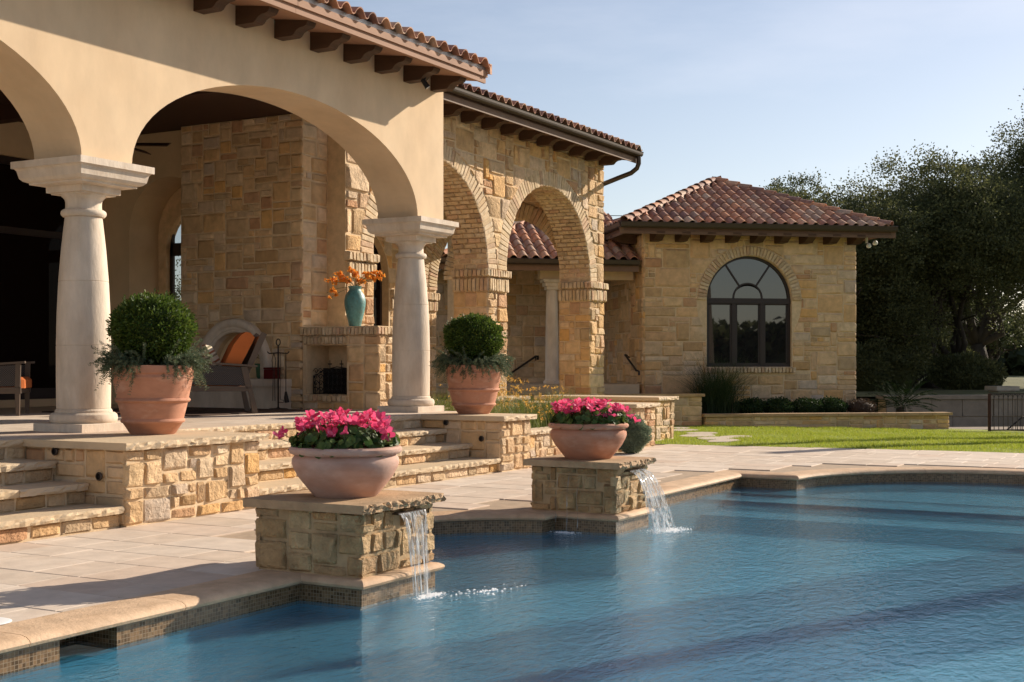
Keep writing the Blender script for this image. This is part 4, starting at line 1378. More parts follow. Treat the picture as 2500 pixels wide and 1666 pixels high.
radial_bricks(wing, (RBc, 14.345, RBz), X, -Y, RBr, RBr + .34, 92, 182, 34, .04, 'rear_voussoir', seed=83)
radial_bricks(wing, (RBc, 14.345, RBz), X, -Y, RBr + .345, RBr + .60, 92, 182, 36, .035, 'rear_voussoir', seed=84)
stones(wing, Vector((18.0, 14.345, 2.76)), 0, pack(5.9, 2.3, .13, .125, (2, 2, 3), (1, 2), er), .03, .02, 'smooth', circles=((DRc - 18, DRz - 2.76, DRr + .02), (RBc - 18, RBz - 2.76, RBr + .62)), seed=85)
dd = MB()
dd.box(DRc - DRr, DRc + DRr, 14.5, 14.56, .55, 3.9)
dw = dd.build('door', frame_mat, wing)
for (xa, xb) in ((DRc - .82, DRc - .05), (DRc + .05, DRc + .82)): MB().box(xa, xb, 14.49, 14.499, .8, 3.7).build('pane', dark_glass, dw)
# ------------------------------------------------------------------ pavilion (its own rotated frame)
PO = Vector((27.657, 11.996, 0))
E1 = Vector((.631, -.776, 0)).normalized()
BK = Vector((.776, .631, 0)).normalized()
PANG = math.atan2(E1.y, E1.x)
def pv(s, t, z=0): 
    q = PO + E1 * s + BK * t
    return Vector((q.x, q.y, z))
PW = 5.24
pav = thing('pavilion', 'square stone pavilion with a hipped clay tile roof and one large arched window', 'house', tuple(pv(PW / 2, PW / 2, 0)))
WC, WR_, WZ, WS = 2.597, 1.035, 2.78, 1.24
pm = MB()
arch_wall(pm, pv(.05, .05), E1, BK, PW - .068, -.4, 4.30, .35, [(WC - WR_ - .05, WC + WR_ - .05, WS, semi(WC - .05, WR_, WZ))], n=30)
pm.frame_box(pv(0, 0), E1, BK, Z, .05, .4, .4, PW - .05, -.4, 4.30)
pm.frame_box(pv(0, 0), E1, BK, Z, PW - .4, PW - .014, .4, PW - .05, -.4, 4.30)
pm.frame_box(pv(0, 0), E1, BK, Z, .4, PW - .4, PW - .4, PW - .05, -.4, 4.30)
pm.build('wall', mortar, pav)
qr = random.Random(5)
stones(pav, pv(0, .05, -.2), PANG, pack(PW, 4.5, .165, .113, (1, 2, 3, 3, 4, 5), (1, 1, 2, 2, 3, 4), qr), .055, .02, 'smooth', circles=((WC, WZ + .2, WR_ + .24),), holes=((WC - WR_ - .01, WS + .2 - .16, WC + WR_ + .01, WZ + .2),), seed=91)
stones(pav, pv(.05, PW, -.2), PANG - PI / 2, pack(PW, 4.5, .19, .15, (1, 2, 3, 3, 4), (1, 2, 2, 3), qr), .055, .02, 'smooth', seed=92)
radial_bricks(pav, pv(WC, .05, WZ), E1, -BK, WR_ + .002, WR_ + .235, 0, 180, 44, .03, 'voussoir', seed=93)
bricks_row(pav, pv(WC - WR_ - .08, .05, 0), PANG, 2 * WR_ + .16, WS - .15, WS - .004, 26, .085, seed=94, name='sill_brick')
# window
def arc_strip(mb, cu, cz, r0, r1, a0, a1, t0, t1, nseg=24):
    for i in range(nseg):
        b0 = math.radians(a0 + (a1 - a0) * i / nseg); b1 = math.radians(a0 + (a1 - a0) * (i + 1) / nseg)
        mb.prism([(cu + r0 * math.cos(b0), cz + r0 * math.sin(b0)), (cu + r1 * math.cos(b0), cz + r1 * math.sin(b0)), (cu + r1 * math.cos(b1), cz + r1 * math.sin(b1)), (cu + r0 * math.cos(b1), cz + r0 * math.sin(b1))],
                 PO, E1, Z, BK, t0, t1)
wmb = MB()
t0, t1 = .14, .22
def bar(s0, s1, z0, z1, ta=t0, tb_=t1): wmb.frame_box(PO, E1, Z, BK, s0, s1, z0, z1, ta, tb_)
arc_strip(wmb, WC, WZ, WR_ - .055, WR_, 0, 180, t0, t1, 32)
bar(WC - WR_, WC - WR_ + .055, WS, WZ); bar(WC + WR_ - .055, WC + WR_, WS, WZ)
bar(WC - WR_, WC + WR_, WS, WS + .06); bar(WC - WR_, WC + WR_, WZ - .07, WZ + .055, t0 - .02, t1)
for s in (WC - .345, WC + .345): bar(s - .05, s + .05, WS, WZ - .07)
for sa, sb_ in ((WC - WR_ + .055, WC - .395), (WC - .295, WC + .295), (WC + .395, WC + WR_ - .055)):
    bar(sa, sa + .035, WS + .06, WZ - .07, t0 + .02, t1); bar(sb_ - .035, sb_, WS + .06, WZ - .07, t0 + .02, t1)
    bar(sa, sb_, WS + .06, WS + .09, t0 + .02, t1); bar(sa, sb_, WZ - .10, WZ - .07, t0 + .02, t1)
arc_strip(wmb, WC, WZ + .055, .33, .365, 0, 180, t0 + .02, t1, 20)
for a in (57, 123):
    ca, sa = math.cos(math.radians(a)), math.sin(math.radians(a))
    pu, pz = -sa * .018, ca * .018
    wmb.prism([(WC + ca * .36 - pu, WZ + .03 + sa * .36 - pz), (WC + ca * (WR_ - .03) - pu, WZ + .0 + sa * (WR_ - .03) - pz), (WC + ca * (WR_ - .03) + pu, WZ + sa * (WR_ - .03) + pz), (WC + ca * .36 + pu, WZ + .03 + sa * .36 + pz)], PO, E1, Z, BK, t0 + .02, t1)
win = wmb.build('window', frame_mat, pav)
def pane(poly): MB().prism(poly, PO, E1, Z, BK, .185, .195).build('pane', mirror_glass, win)
for sa, sb_ in ((WC - WR_ + .05, WC - .35), (WC - .33, WC + .33), (WC + .35, WC + WR_ - .05)): pane([(sa, WS + .05), (sb_, WS + .05), (sb_, WZ - .06), (sa, WZ - .06)])
def fan(a0, a1, r0, r1):
    o_ = [(WC + r1 * math.cos(math.radians(a0 + (a1 - a0) * i / 12)), WZ + .05 + (r1 - .05) * math.sin(math.radians(a0 + (a1 - a0) * i / 12))) for i in range(13)]
    i_ = [(WC + r0 * math.cos(math.radians(a1 + (a0 - a1) * i / 12)), WZ + .05 + r0 * math.sin(math.radians(a1 + (a0 - a1) * i / 12))) for i in range(13)] if r0 else []
    pane(o_ + i_)
for a0, a1 in ((0, 57), (57, 123), (123, 180)): fan(a0 + .2, a1 - .2, .35, WR_ - .04)
fan(0, 180, 0, .345)
# panes are opaque: the unlit room's darkness is put into their near-black colour
# eaves
OV = .57
ez = 4.45
pz_top = 5.87
ctr = pv(PW / 2, PW / 2, pz_top)
half = PW / 2 + OV
slope_len = math.hypot(half, pz_top - ez)
rmb = MB()
cs = [pv(-OV, -OV, ez), pv(PW + OV, -OV, ez), pv(PW + OV, PW + OV, ez), pv(-OV, PW + OV, ez), ctr]
rmb.add(cs, [(0, 1, 4), (1, 2, 4), (2, 3, 4), (3, 0, 4)])
lo = [Vector((c.x, c.y, ez - .16)) for c in cs[:4]]
rmb.add(cs[:4] + lo, [(0, 4, 5, 1), (1, 5, 6, 2), (2, 6, 7, 3), (3, 7, 4, 0), (4, 7, 6, 5)])
rmb.build('roof', tile_under, pav)
rise = pz_top - ez
def facet(parent, corner, U, inward, width, seed, rows=None):
    V = (Vector(inward) * half + Z * rise).normalized()
    L_ = slope_len
    tile_field(parent, corner - V * .05, U, V, width, L_ - .02, lim=lambda v: (max(0, (v - .05)) * (width / 2) / L_, width - max(0, (v - .05)) * (width / 2) / L_), seed=seed)
facet(pav, pv(-OV, -OV, ez), E1, BK, PW + 2 * OV, 7)
facet(pav, pv(-OV, PW + OV, ez), -BK, E1, PW + 2 * OV, 8)
for k, c in enumerate(cs[:4]): ridge_caps(pav, Vector((c.x, c.y, ez + .045)), ctr + Z * .05, seed=k)
def gutter_run(parent, A, B, zt, out, name='gutter', fasc=True, board_h=.12):
    A, B = Vector(A), Vector(B); d = (B - A).normalized(); o_ = Vector(out).normalized()
    L_ = (B - A).length
    prof = [(-.002, .12), (-.002, .02), (.03, 0), (.07, 0), (.095, .03), (.105, .07), (.115, .115), (.125, .125), (.115, .13), (.10, .115), (.095, .075), (.085, .035), (.065, .012), (.03, .012), (.01, .03), (.01, .12)]
    MB().prism([(p[0], p[1]) for p in prof], Vector((A.x, A.y, zt - .11)), o_, Z, d, 0, L_).build(name, metal_gutter, parent)
    MB().prism([(-.03, -board_h), (-.004, -board_h), (-.004, .02), (-.03, .02)], Vector((A.x, A.y, zt - .125)), o_, Z, d, 0, L_).build('fascia_board', wood_fascia2, parent)
gutter_run(pav, pv(-OV - .1, -OV, 0), pv(PW + OV + .12, -OV, 0), ez + .02, -BK)
gutter_run(pav, pv(-OV, PW + OV, 0), pv(-OV, -OV, 0), ez + .02, -E1)
def p_tail(parent, s, t, w, ln, zt, h, dirv, side):
    mb = MB()
    prof = [(0, zt - h), (ln * .55, zt - h), (ln * .62, zt - h + .03), (ln * .85, zt - h * .5), (ln * .92, zt - .04), (ln * .92, zt), (0, zt)]
    mb.prism(prof, pv(s, t), dirv, Z, side, 0, w)
    mb.build('rafter_tail', wood_dark, parent)
for k in range(9): p_tail(pav, .18 + k * .60, .0, .2, .62, 4.29, .19, -BK, E1)
for k in range(8): p_tail(pav, .0, .5 + k * .6, .2, .62, 4.29, .19, -E1, BK)
# link porch between arcade and pavilion
link = thing('link_porch', 'low tiled porch with one stone column joining arcade and pavilion', 'porch', tuple(pv(-1.5, 1.2, .8)))
LZ = 3.66
ls0, lt0 = -4.6, .05
lk = MB()
ltop = 1.55
lr = 2.9
a_, b_, c_ = pv(ls0, lt0, LZ), pv(-.02, lt0, LZ), pv(-.02, lt0 + lr, LZ + ltop - .2)
d_ = pv(ls0 + lr, lt0 + lr, LZ + ltop - .2)
e_ = pv(ls0, lt0 + 6, LZ); f_ = pv(ls0 + lr, lt0 + 6, LZ + ltop - .2)
lk.add([a_, b_, c_, d_, e_, f_], [(0, 1, 2, 3), (4, 0, 3, 5)])
lk.build('roof', tile_under, link)
Vf = (BK * lr + Z * (ltop - .2)).normalized(); Lf = math.hypot(lr, ltop - .2)
tile_field(link, a_ - Vf * .04, E1, Vf, 4.58, Lf, lim=lambda v: (max(0, v - .04) * lr / Lf, 4.58), seed=11)
Vl = (E1 * lr + Z * (ltop - .2)).normalized()
tile_field(link, e_ - Vl * .04, -BK, Vl, 6, Lf, lim=lambda v: (0, 6 - max(0, v - .04) * lr / Lf), seed=12)
ridge_caps(link, a_ + Z * .06, a_.lerp(d_, .30) + Z * .06, seed=20)
gutter_run(link, pv(ls0 - .1, lt0, 0), pv(-.06, lt0, 0), LZ, -BK)
gutter_run(link, pv(ls0, lt0 + 6, 0), pv(ls0, lt0, 0), LZ, -E1)
MB().frame_box(PO, E1, BK, Z, -2.25, -.03, .62, .92, 3.26, 3.56).build('beam', plaster, link)
MB().frame_box(PO, E1, BK, Z, -2.06, -1.82, .66, .88, 3.56, 3.74).build('beam_post', plaster, link)
for s in (-4.2, -3.35, -2.5, -1.55, -.75): MB().frame_box(PO, E1, BK, Z, s, s + .16, .12, 1.4, 3.56, 3.70).build('rafter_tail', wood_dark, link)
lc = pv(-1.94, .77)
lcol = MB().lathe([(.20, .85), (.20, .91), (.165, .93), (.155, .96), (.155, 1.5), (.148, 2.2), (.128, 3.0), (.118, 3.02)], (lc.x, lc.y, 0), 32).build('column', traver, link, smooth=True)
cap_ = MB()
cap_.frame_box(lc, E1, BK, Z, -.24, .24, -.24, .24, 3.19, 3.26); cap_.frame_box(lc, E1, BK, Z, -.19, .19, -.19, .19, 3.10, 3.19); cap_.frame_box(lc, E1, BK, Z, -.15, .15, -.15, .15, 3.02, 3.10)
cap_.build('capital', traver, lcol)
MB().frame_box(PO, E1, BK, Z, -4.4, .04, 3.55, 3.9, -.2, 3.9).build('back_wall', mortar, link)
stones(link, pv(-4.4, 3.55, .3), PANG, pack(4.4, 3.4, .15, .13, (1, 2, 2, 3, 3), (1, 2, 2, 3), qr), .045, .02, 'smooth', seed=95)
MB().frame_box(PO, E1, BK, Z, -4.0, -.06, .0, 3.6, -.3, .84).build('porch_floor', cap_mat, link)
rail_r = thing('stair_handrail', 'short dark iron handrail fixed to the pavilion side wall', 'handrail', tuple(pv(-.1, .5, 1.2)))
MB().tube([pv(-.07, 1.02, 1.50), pv(-.13, 1.0, 1.52), pv(-.13, .02, 1.16), pv(-.07, .0, 1.14), pv(-.07, .0, 1.05)], .024, 8).build('rail', iron, rail_r)
MB().tube([pv(-.02, .98, 1.46), pv(-.13, .98, 1.50)], .015, 6).build('bracket', iron, rail_r)
rail_l = thing('stair_handrail', 'short sloping dark iron handrail on the shaded stone wall seen through the second arch', 'handrail', tuple(pv(-2.1, 3.4, 1.2)))
MB().tube([pv(-2.50, 3.48, .98), pv(-2.46, 3.42, 1.06), pv(-1.80, 3.42, 1.50), pv(-1.74, 3.44, 1.50), pv(-1.74, 3.48, 1.42)], .026, 8).build('rail', iron, rail_l)
MB().tube([pv(-1.78, 3.54, 1.40), pv(-1.80, 3.42, 1.48)], .018, 6).build('bracket', iron, rail_l)
fl = thing('floodlight', 'small twin white floodlight under the right end of the pavilion eave', 'lamp', tuple(pv(5.45, -.05, 4.2)))
MB().tube([pv(5.45, -.05, 4.28), pv(5.45, -.05, 4.15)], .03, 8).build('bracket', white_plastic, fl)
for ds, dz in ((.0, -.02), (.16, .05)):
    c = pv(5.47 + ds, -.12, 4.10 + dz)
    MB().lathe([(.0, -.055), (.04, -.045), (.058, -.02), (.06, .0), (.046, .04), (.024, .06), (0, .07)], tuple(c), 16, cap=False).build('lamp_head', white_plastic, fl, smooth=True)

# ------------------------------------------------------------------ pedestals with waterfalls
def pedestal(label, x0, x1, y0, y1, seed):
    t = thing('fountain_pedestal', label, 'pedestal', ((x0 + x1) / 2, (y0 + y1) / 2, 0))
    d = .026
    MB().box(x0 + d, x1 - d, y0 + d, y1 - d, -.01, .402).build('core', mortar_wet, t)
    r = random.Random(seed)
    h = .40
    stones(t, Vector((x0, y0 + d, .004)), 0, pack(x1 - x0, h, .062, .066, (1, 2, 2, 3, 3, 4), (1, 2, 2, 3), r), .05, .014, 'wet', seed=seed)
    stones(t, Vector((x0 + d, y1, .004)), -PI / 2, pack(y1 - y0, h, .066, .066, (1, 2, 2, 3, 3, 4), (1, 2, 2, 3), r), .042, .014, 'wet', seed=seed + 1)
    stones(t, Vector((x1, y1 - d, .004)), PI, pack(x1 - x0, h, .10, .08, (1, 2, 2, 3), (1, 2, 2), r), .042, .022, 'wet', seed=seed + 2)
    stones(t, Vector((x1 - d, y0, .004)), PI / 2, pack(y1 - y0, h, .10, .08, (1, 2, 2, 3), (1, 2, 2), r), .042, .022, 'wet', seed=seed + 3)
    rough_slab(x0 - .045, x1 + .045, y0 - .05, y1 + .045, .402, .457, amp=.014, step=.022, rows=4, seed=seed).build('cap_slab', cap_wet_shade, t)
    return t
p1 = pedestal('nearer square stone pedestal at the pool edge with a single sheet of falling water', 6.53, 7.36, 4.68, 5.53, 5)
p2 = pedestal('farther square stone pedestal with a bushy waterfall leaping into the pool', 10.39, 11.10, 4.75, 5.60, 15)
for t_, xa, xb, yy in ((p1, 6.87, 7.19, 4.675), (p2, 10.60, 10.92, 4.745)):
    MB().box(xa, xb, yy - .035, yy + .05, .362, .374).build('spout', metal_gutter, t_)

def fall_sheet(t_name, label, xa, xb, yy, z0, throw, spread, seed, strands, axis='y'):
    t = thing('waterfall', label, 'waterfall', ((xa + xb) / 2, yy - throw, WATER_Z))
    r = random.Random(seed)
    def path(u, k, nn=16, thr=throw, w=0):
        pts = []
        for i in range(nn + 1):
            s = i / nn
            tt = math.sqrt(max(0, s))
            z = z0 - (z0 - WATER_Z + .01) * s
            off = thr * tt
            xx = xa + (xb - xa) * (u + (u - .5) * spread * tt + k * math.sin(s * 9 + w) * .015)
            pts.append(Vector((xx, yy - .035 - off, z)) if axis == 'y' else Vector((yy - .035 - off, xx, z)))
        return pts
    # sheet
    nu = 22
    vs = []; fs = []
    for i in range(nu + 1):
        thr = throw * (1 + .25 * math.sin(i * 1.7 + seed) * .5)
        vs += path(i / nu, 1, 16, thr, i * .6)
    for i in range(nu):
        for j in range(16):
            if j > 8 and r.random() < .35: continue
            a = i * 17 + j
            fs.append((a, a + 17, a + 18, a + 1))
    if strands >= 5: MB().add(vs, fs).build('water_sheet', fall_m, t, smooth='all')
    for k in range(strands):
        u = (k + .5) / strands + r.uniform(-.05, .05)
        thr = throw * r.uniform(.75, 1.25)
        p = path(u, r.uniform(-1.5, 1.5), 16, thr, r.uniform(0, 6))
        rad = [r.uniform(.002, .0055) * (1 - .45 * math.sin(i * 1.3 + k)) for i in range(17)]
        if strands < 5: rad = [x * .55 for x in rad]
        MB().tube(p, rad, 6).build('water_strand', fall_m, t, smooth='all')
    return t
fall_sheet('w', 'narrow sheet of water falling straight from the nearer pedestal', 6.88, 7.18, 4.675, .368, .07, -.35, 3, 9)
fall_sheet('w', 'wide frothy waterfall arching out of the farther pedestal', 10.61, 10.91, 4.745, .368, .25, .40, 6, 12)
fall_sheet('w', 'three thin trickles of water on the shaded side of the farther pedestal', 5.03, 5.33, 10.375, .34, .06, .1, 9, 3, axis='x')

# foam and splashes on the water
def foam(name, label, cx, cy, rx, ry, nn, seed, ang=0.0):
    r = random.Random(seed)
    mb = MB()
    for k in range(nn):
        q = abs(r.gauss(0, .5)); a = r.uniform(0, 2 * PI)
        dx, dy = rx * q * math.cos(a), ry * q * math.sin(a)
        x = cx + dx * math.cos(ang) - dy * math.sin(ang); y = cy + dx * math.sin(ang) + dy * math.cos(ang)
        s = r.uniform(.003, .011) * max(.3, 1.1 - q * .6)
        h = s * r.uniform(.4, 1.4) * max(.2, 1.2 - q)
        m = 6
        st = r.uniform(1, 2.6)
        ca = r.uniform(-.5, .3)
        vs = [(x + s * st * math.cos(2 * PI * i / m) * math.cos(ca) - s * math.sin(2 * PI * i / m) * math.sin(ca), y + s * st * math.cos(2 * PI * i / m) * math.sin(ca) + s * math.sin(2 * PI * i / m) * math.cos(ca), WATER_Z - .001) for i in range(m)]
        vs.append((x, y, WATER_Z + h))
        mb.add(vs, [(i, (i + 1) % m, m) for i in range(m)])
    o = mb.build(name, foam_mat, None, smooth='all')
    tag(o, label, 'foam', None, 'stuff')
    return o
foam('foam', 'white froth where the sheet of water meets the pool', 7.05, 4.52, .20, .10, 330, 1)
foam('foam', 'loose bubbles drifting right of the nearer waterfall', 7.35, 4.30, .6, .2, 60, 2, -.3)
foam('foam', 'dense white froth under the farther waterfall', 10.86, 4.44, .34, .20, 520, 3, -.2)
foam('foam', 'thin line of bubbles beside the farther pedestal', 10.24, 5.15, .10, .25, 80, 4)

# ------------------------------------------------------------------ pots, topiaries, bowls
def tall_pot(label, cx, cy, z):
    t = thing('terracotta_pot', label, 'plant pot', (cx, cy, z))
    MB().lathe([(0, 0), (.19, 0), (.205, .012), (.262, .10), (.276, .105), (.285, .12), (.278, .137), (.272, .142), (.308, .285), (.322, .29), (.333, .305), (.326, .322), (.316, .328), (.352, .50), (.358, .515), (.352, .53), (.350, .545), (.362, .555), (.365, .60), (.362, .618), (.345, .622), (.335, .61), (.33, .54)], (cx, cy, z), 48, cap=False).build('pot_body', terra, t, smooth=True)
    MB().lathe([(0, .56), (.335, .56)], (cx, cy, z), 24, cap=False).build('soil', soil, t)
    return t
POTS = ((8.80, 8.615, FL), (14.31, 8.52, FL))
tall_pot('tall ribbed terracotta pot on the nearer cheek wall beside the big column', *POTS[0])
tall_pot('tall ribbed terracotta pot on the farther cheek wall in front of the arcade', *POTS[1])

def topiary(label, cx, cy, z, seed):
    t = thing('topiary_ball', label, 'topiary', (cx, cy, z))
    rad = np.array([.375, .375, .31])
    c = np.array([cx, cy, z + .39])
    MB().tube([(cx, cy, z - .05), (cx, cy, z + .3)], .03, 8).build('trunk', bark, t)
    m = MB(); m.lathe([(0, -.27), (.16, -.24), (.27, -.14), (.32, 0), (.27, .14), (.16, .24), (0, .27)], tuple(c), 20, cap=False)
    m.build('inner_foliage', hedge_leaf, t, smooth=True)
    N_ = 15000
    d = unit(rng.normal(size=(N_, 3)))
    # uneven sprig lumps
    lump = sum(np.sin(d @ unit(rng.normal(size=(1, 3)))[0] * k_ + p_) for k_, p_ in ((9, 1), (13, 2), (17, 4), (23, .5))) / 4
    rr = (.91 + .09 * lump + rng.uniform(-.18, .06, N_))[:, None]
    P_ = c + d * rad * rr
    D = unit(d + rng.normal(0, .55, (N_, 3)) + np.array([[0, 0, .25]]))
    stray = rng.random(N_) < .02
    P_ = np.where(stray[:, None], c + d * rad * rng.uniform(1.0, 1.11, (N_, 1)), P_)
    leaves('foliage', P_, D, rng.uniform(.024, .044, N_), rng.uniform(.013, .021, N_), box_leaf, t)
    return t
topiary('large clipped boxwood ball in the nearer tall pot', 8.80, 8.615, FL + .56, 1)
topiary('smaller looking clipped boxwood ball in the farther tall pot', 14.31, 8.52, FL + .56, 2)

def rosemary(label, cx, cy, z, seed, gap_ang):
    t = thing('trailing_rosemary', label, 'trailing plant', (cx, cy, z))
    r = np.random.default_rng(seed)
    C, D, ST = [], [], MB()
    n = 560
    for k in range(n):
        a = r.uniform(0, 2 * PI)
        da = abs((a - gap_ang + PI) % (2 * PI) - PI)
        if da < .42 and r.random() < .92: continue
        out = np.array([math.cos(a), math.sin(a), 0])
        base = np.array([cx, cy, z]) + out * r.uniform(.12, .32) + np.array([0, 0, r.uniform(-.01, .05)])
        ln = r.uniform(.13, .33)
        up = r.uniform(.2, 1.05)
        fall = r.uniform(.2, 1.15)
        tw = r.uniform(-.5, .5)
        side = np.array([-math.sin(a), math.cos(a), 0]) * tw
        m = 26
        pts = []
        for i in range(m):
            s = i / (m - 1)
            p = base + (out * .75 + side) * ln * s + np.array([0, 0, 1]) * ln * (up * s - fall * s * s)
            pts.append(p)
        pts = np.array(pts)
        tang = np.gradient(pts, axis=0); tang = unit(tang)
        for rep in range(6):
            rad = unit(np.cross(tang, r.normal(size=(m, 3))))
            C.append(pts); D.append(unit(tang * .7 + rad))
    C = np.concatenate(C); D = np.concatenate(D)
    leaves('foliage', C, D, r.uniform(.014, .028, len(C)), .006, rosemary_leaf, t)
    return t
rosemary('trailing rosemary spilling round the rim of the nearer tall pot', 8.80, 8.615, FL + .60, 3, math.radians(-128))
rosemary('trailing rosemary skirt under the farther boxwood ball', 14.31, 8.52, FL + .60, 4, math.radians(40))

def bowl(label, cx, cy, z, mat):
    t = thing('terracotta_bowl', label, 'plant bowl', (cx, cy, z))
    MB().lathe([(0, 0), (.20, 0), (.212, .010), (.245, .05), (.305, .125), (.338, .185), (.348, .215), (.345, .245), (.332, .262), (.325, .268), (.338, .272), (.358, .280), (.367, .295), (.366, .310), (.355, .322), (.335, .325), (.318, .318), (.31, .27)], (cx, cy, z), 56, cap=False).build('bowl_body', mat, t, smooth=True)
    MB().lathe([(0, .285), (.315, .28)], (cx, cy, z), 24, cap=False).build('soil', soil, t)
    return t
BOWLS = ((6.945, 5.105, .457), (10.75, 5.19, .457))
bowl('pale wide terracotta bowl on the nearer pedestal', *BOWLS[0], terra_old)
bowl('reddish wide terracotta bowl on the farther pedestal', *BOWLS[1], terra)

def petal_mesh(seed):
    r = random.Random(seed)
    mb = MB()
    # upswept cyclamen petals, twisted about the stem axis
    for k in range(5):
        a = 2 * PI * k / 5 + r.uniform(-.25, .25)
        tilt = r.uniform(.35, 1.0)
        ln = r.uniform(.034, .046); w = r.uniform(.028, .038)
        o = Vector((math.cos(a), math.sin(a), 0)); s = Vector((-math.sin(a), math.cos(a), 0))
        rows = []
        for t_, ww in ((0, .35), (.3, .9), (.65, 1.12), (.9, .9), (1.0, .35)):
            c = o * (ln * t_ * math.sin(tilt) + .006) + Z * (ln * t_ * math.cos(tilt)) + s * (.012 * t_ * t_) + o * (.012 * t_ ** 3)
            rows.append((c - s * w * ww * .5 + o * .004 * t_, c + s * w * ww * .5 - Z * .006 * t_))
        vs = [p for row in rows for p in row]
        mb.add(vs, [(2 * i, 2 * i + 1, 2 * i + 3, 2 * i + 2) for i in range(4)])
    mb.lathe([(.007, .004), (.009, -.004), (.005, -.014)], (0, 0, 0), 8)
    return mb.mesh('bloom', pink, smooth='all')
BLOOM = [petal_mesh(k) for k in range(6)]
def leaf_round_mesh(seed):
    r = random.Random(seed); m = 10
    vs = [(0, 0, 0)]
    for i in range(m):
        a = 2 * PI * i / m
        rr = .026 * (1 - .28 * math.exp(-((a - PI) / .4) ** 2)) * r.uniform(.9, 1.1)
        vs.append((rr * math.cos(a), rr * math.sin(a), .006 + r.uniform(-.005, .006)))
    return MB().add(vs, [(0, 1 + i, 1 + (i + 1) % m) for i in range(m)]).mesh('leaf', cyc_leaf, smooth='all')
CLEAF = [leaf_round_mesh(k) for k in range(5)]
def cyclamen(label, cx, cy, z, seed, nb, spread=(.36, .36), stray=(), leafmesh=CLEAF, bh=(.09, .20)):
    t = thing('pink_cyclamen', label, 'flowers', (cx, cy, z))
    r = random.Random(seed)
    stems = MB()
    # leaves, joined: a dense mound nobody could count
    V = []; F = []
    for k in range(640):
        a = r.uniform(0, 2 * PI); q = math.sqrt(r.random()) * .35
        hgt = (.135 - .20 * q * q * 3 + r.uniform(-.06, .03)) if q < .3 else r.uniform(-.01, .09)
        p = Vector((cx + q * math.cos(a), cy + q * math.sin(a), z + max(-.01, hgt)))
        me = r.choice(leafmesh)
        out = Vector((math.cos(a) * q / .35, math.sin(a) * q / .35, .55)) + Vector((r.gauss(0, .45), r.gauss(0, .45), r.gauss(0, .25)))
        rot = out.to_track_quat('Z', 'Y').to_matrix() @ Matrix.Rotation(r.uniform(0, 6.28), 3, 'Z')
        s = r.uniform(.8, 1.35)
        b = len(V)
        V += [tuple(p + rot @ (v.co * s)) for v in me.vertices]
        F += [tuple(i + b for i in poly.vertices) for poly in me.polygons]
    mo_ = MB(); mo_.add(V, F)
    tag(mo_.build('leaves', cyc_leaf, t, smooth='all'), kind='stuff')
    heads = []
    for k in range(nb):
        a = r.uniform(0, 2 * PI); q = math.sqrt(r.uniform(.02, 1)) * .33
        heads.append((cx + q * math.cos(a) * spread[0] / .36, cy + q * math.sin(a) * spread[1] / .36, z + r.uniform(*bh) + .05 * (1 - q / .33)))
    heads += list(stray)
    for (x, y, zz) in heads:
        o = bpy.data.objects.new('bloom', r.choice(BLOOM)); COL.objects.link(o)
        o.location = (x, y, zz); s = r.uniform(.72, 1.08)
        o.scale = (s, s, s); o.rotation_euler = (r.gauss(0, .45), r.gauss(0, .45), r.uniform(0, 6.28))
        setpar(o, t)
        bx, by = cx + (x - cx) * .55, cy + (y - cy) * .55
        stems.tube([(bx, by, z + .02), (cx + (x - cx) * .85, cy + (y - cy) * .85, z + (zz - z) * .6), (x, y, zz - .01)], .0022, 5, cap=False)
    stems.build('stems', stem_mat, t)
    return t
c = BOWLS[0]
cyclamen('mound of bright pink cyclamen in the nearer bowl, one bloom hanging out at the left', c[0], c[1], c[2] + .30, 21, 105, stray=((c[0] - .30, c[1] + .28, c[2] + .42), (c[0] - .23, c[1] + .36, c[2] + .38)))
c = BOWLS[1]
cyclamen('bright pink cyclamen in the farther reddish bowl, sagging towards the right rim', c[0], c[1], c[2] + .30, 33, 100, stray=((c[0] + .24, c[1] - .36, c[2] + .33), (c[0] + .20, c[1] - .33, c[2] + .37), (c[0] + .22, c[1] - .28, c[2] + .42)), bh=(.08, .19))

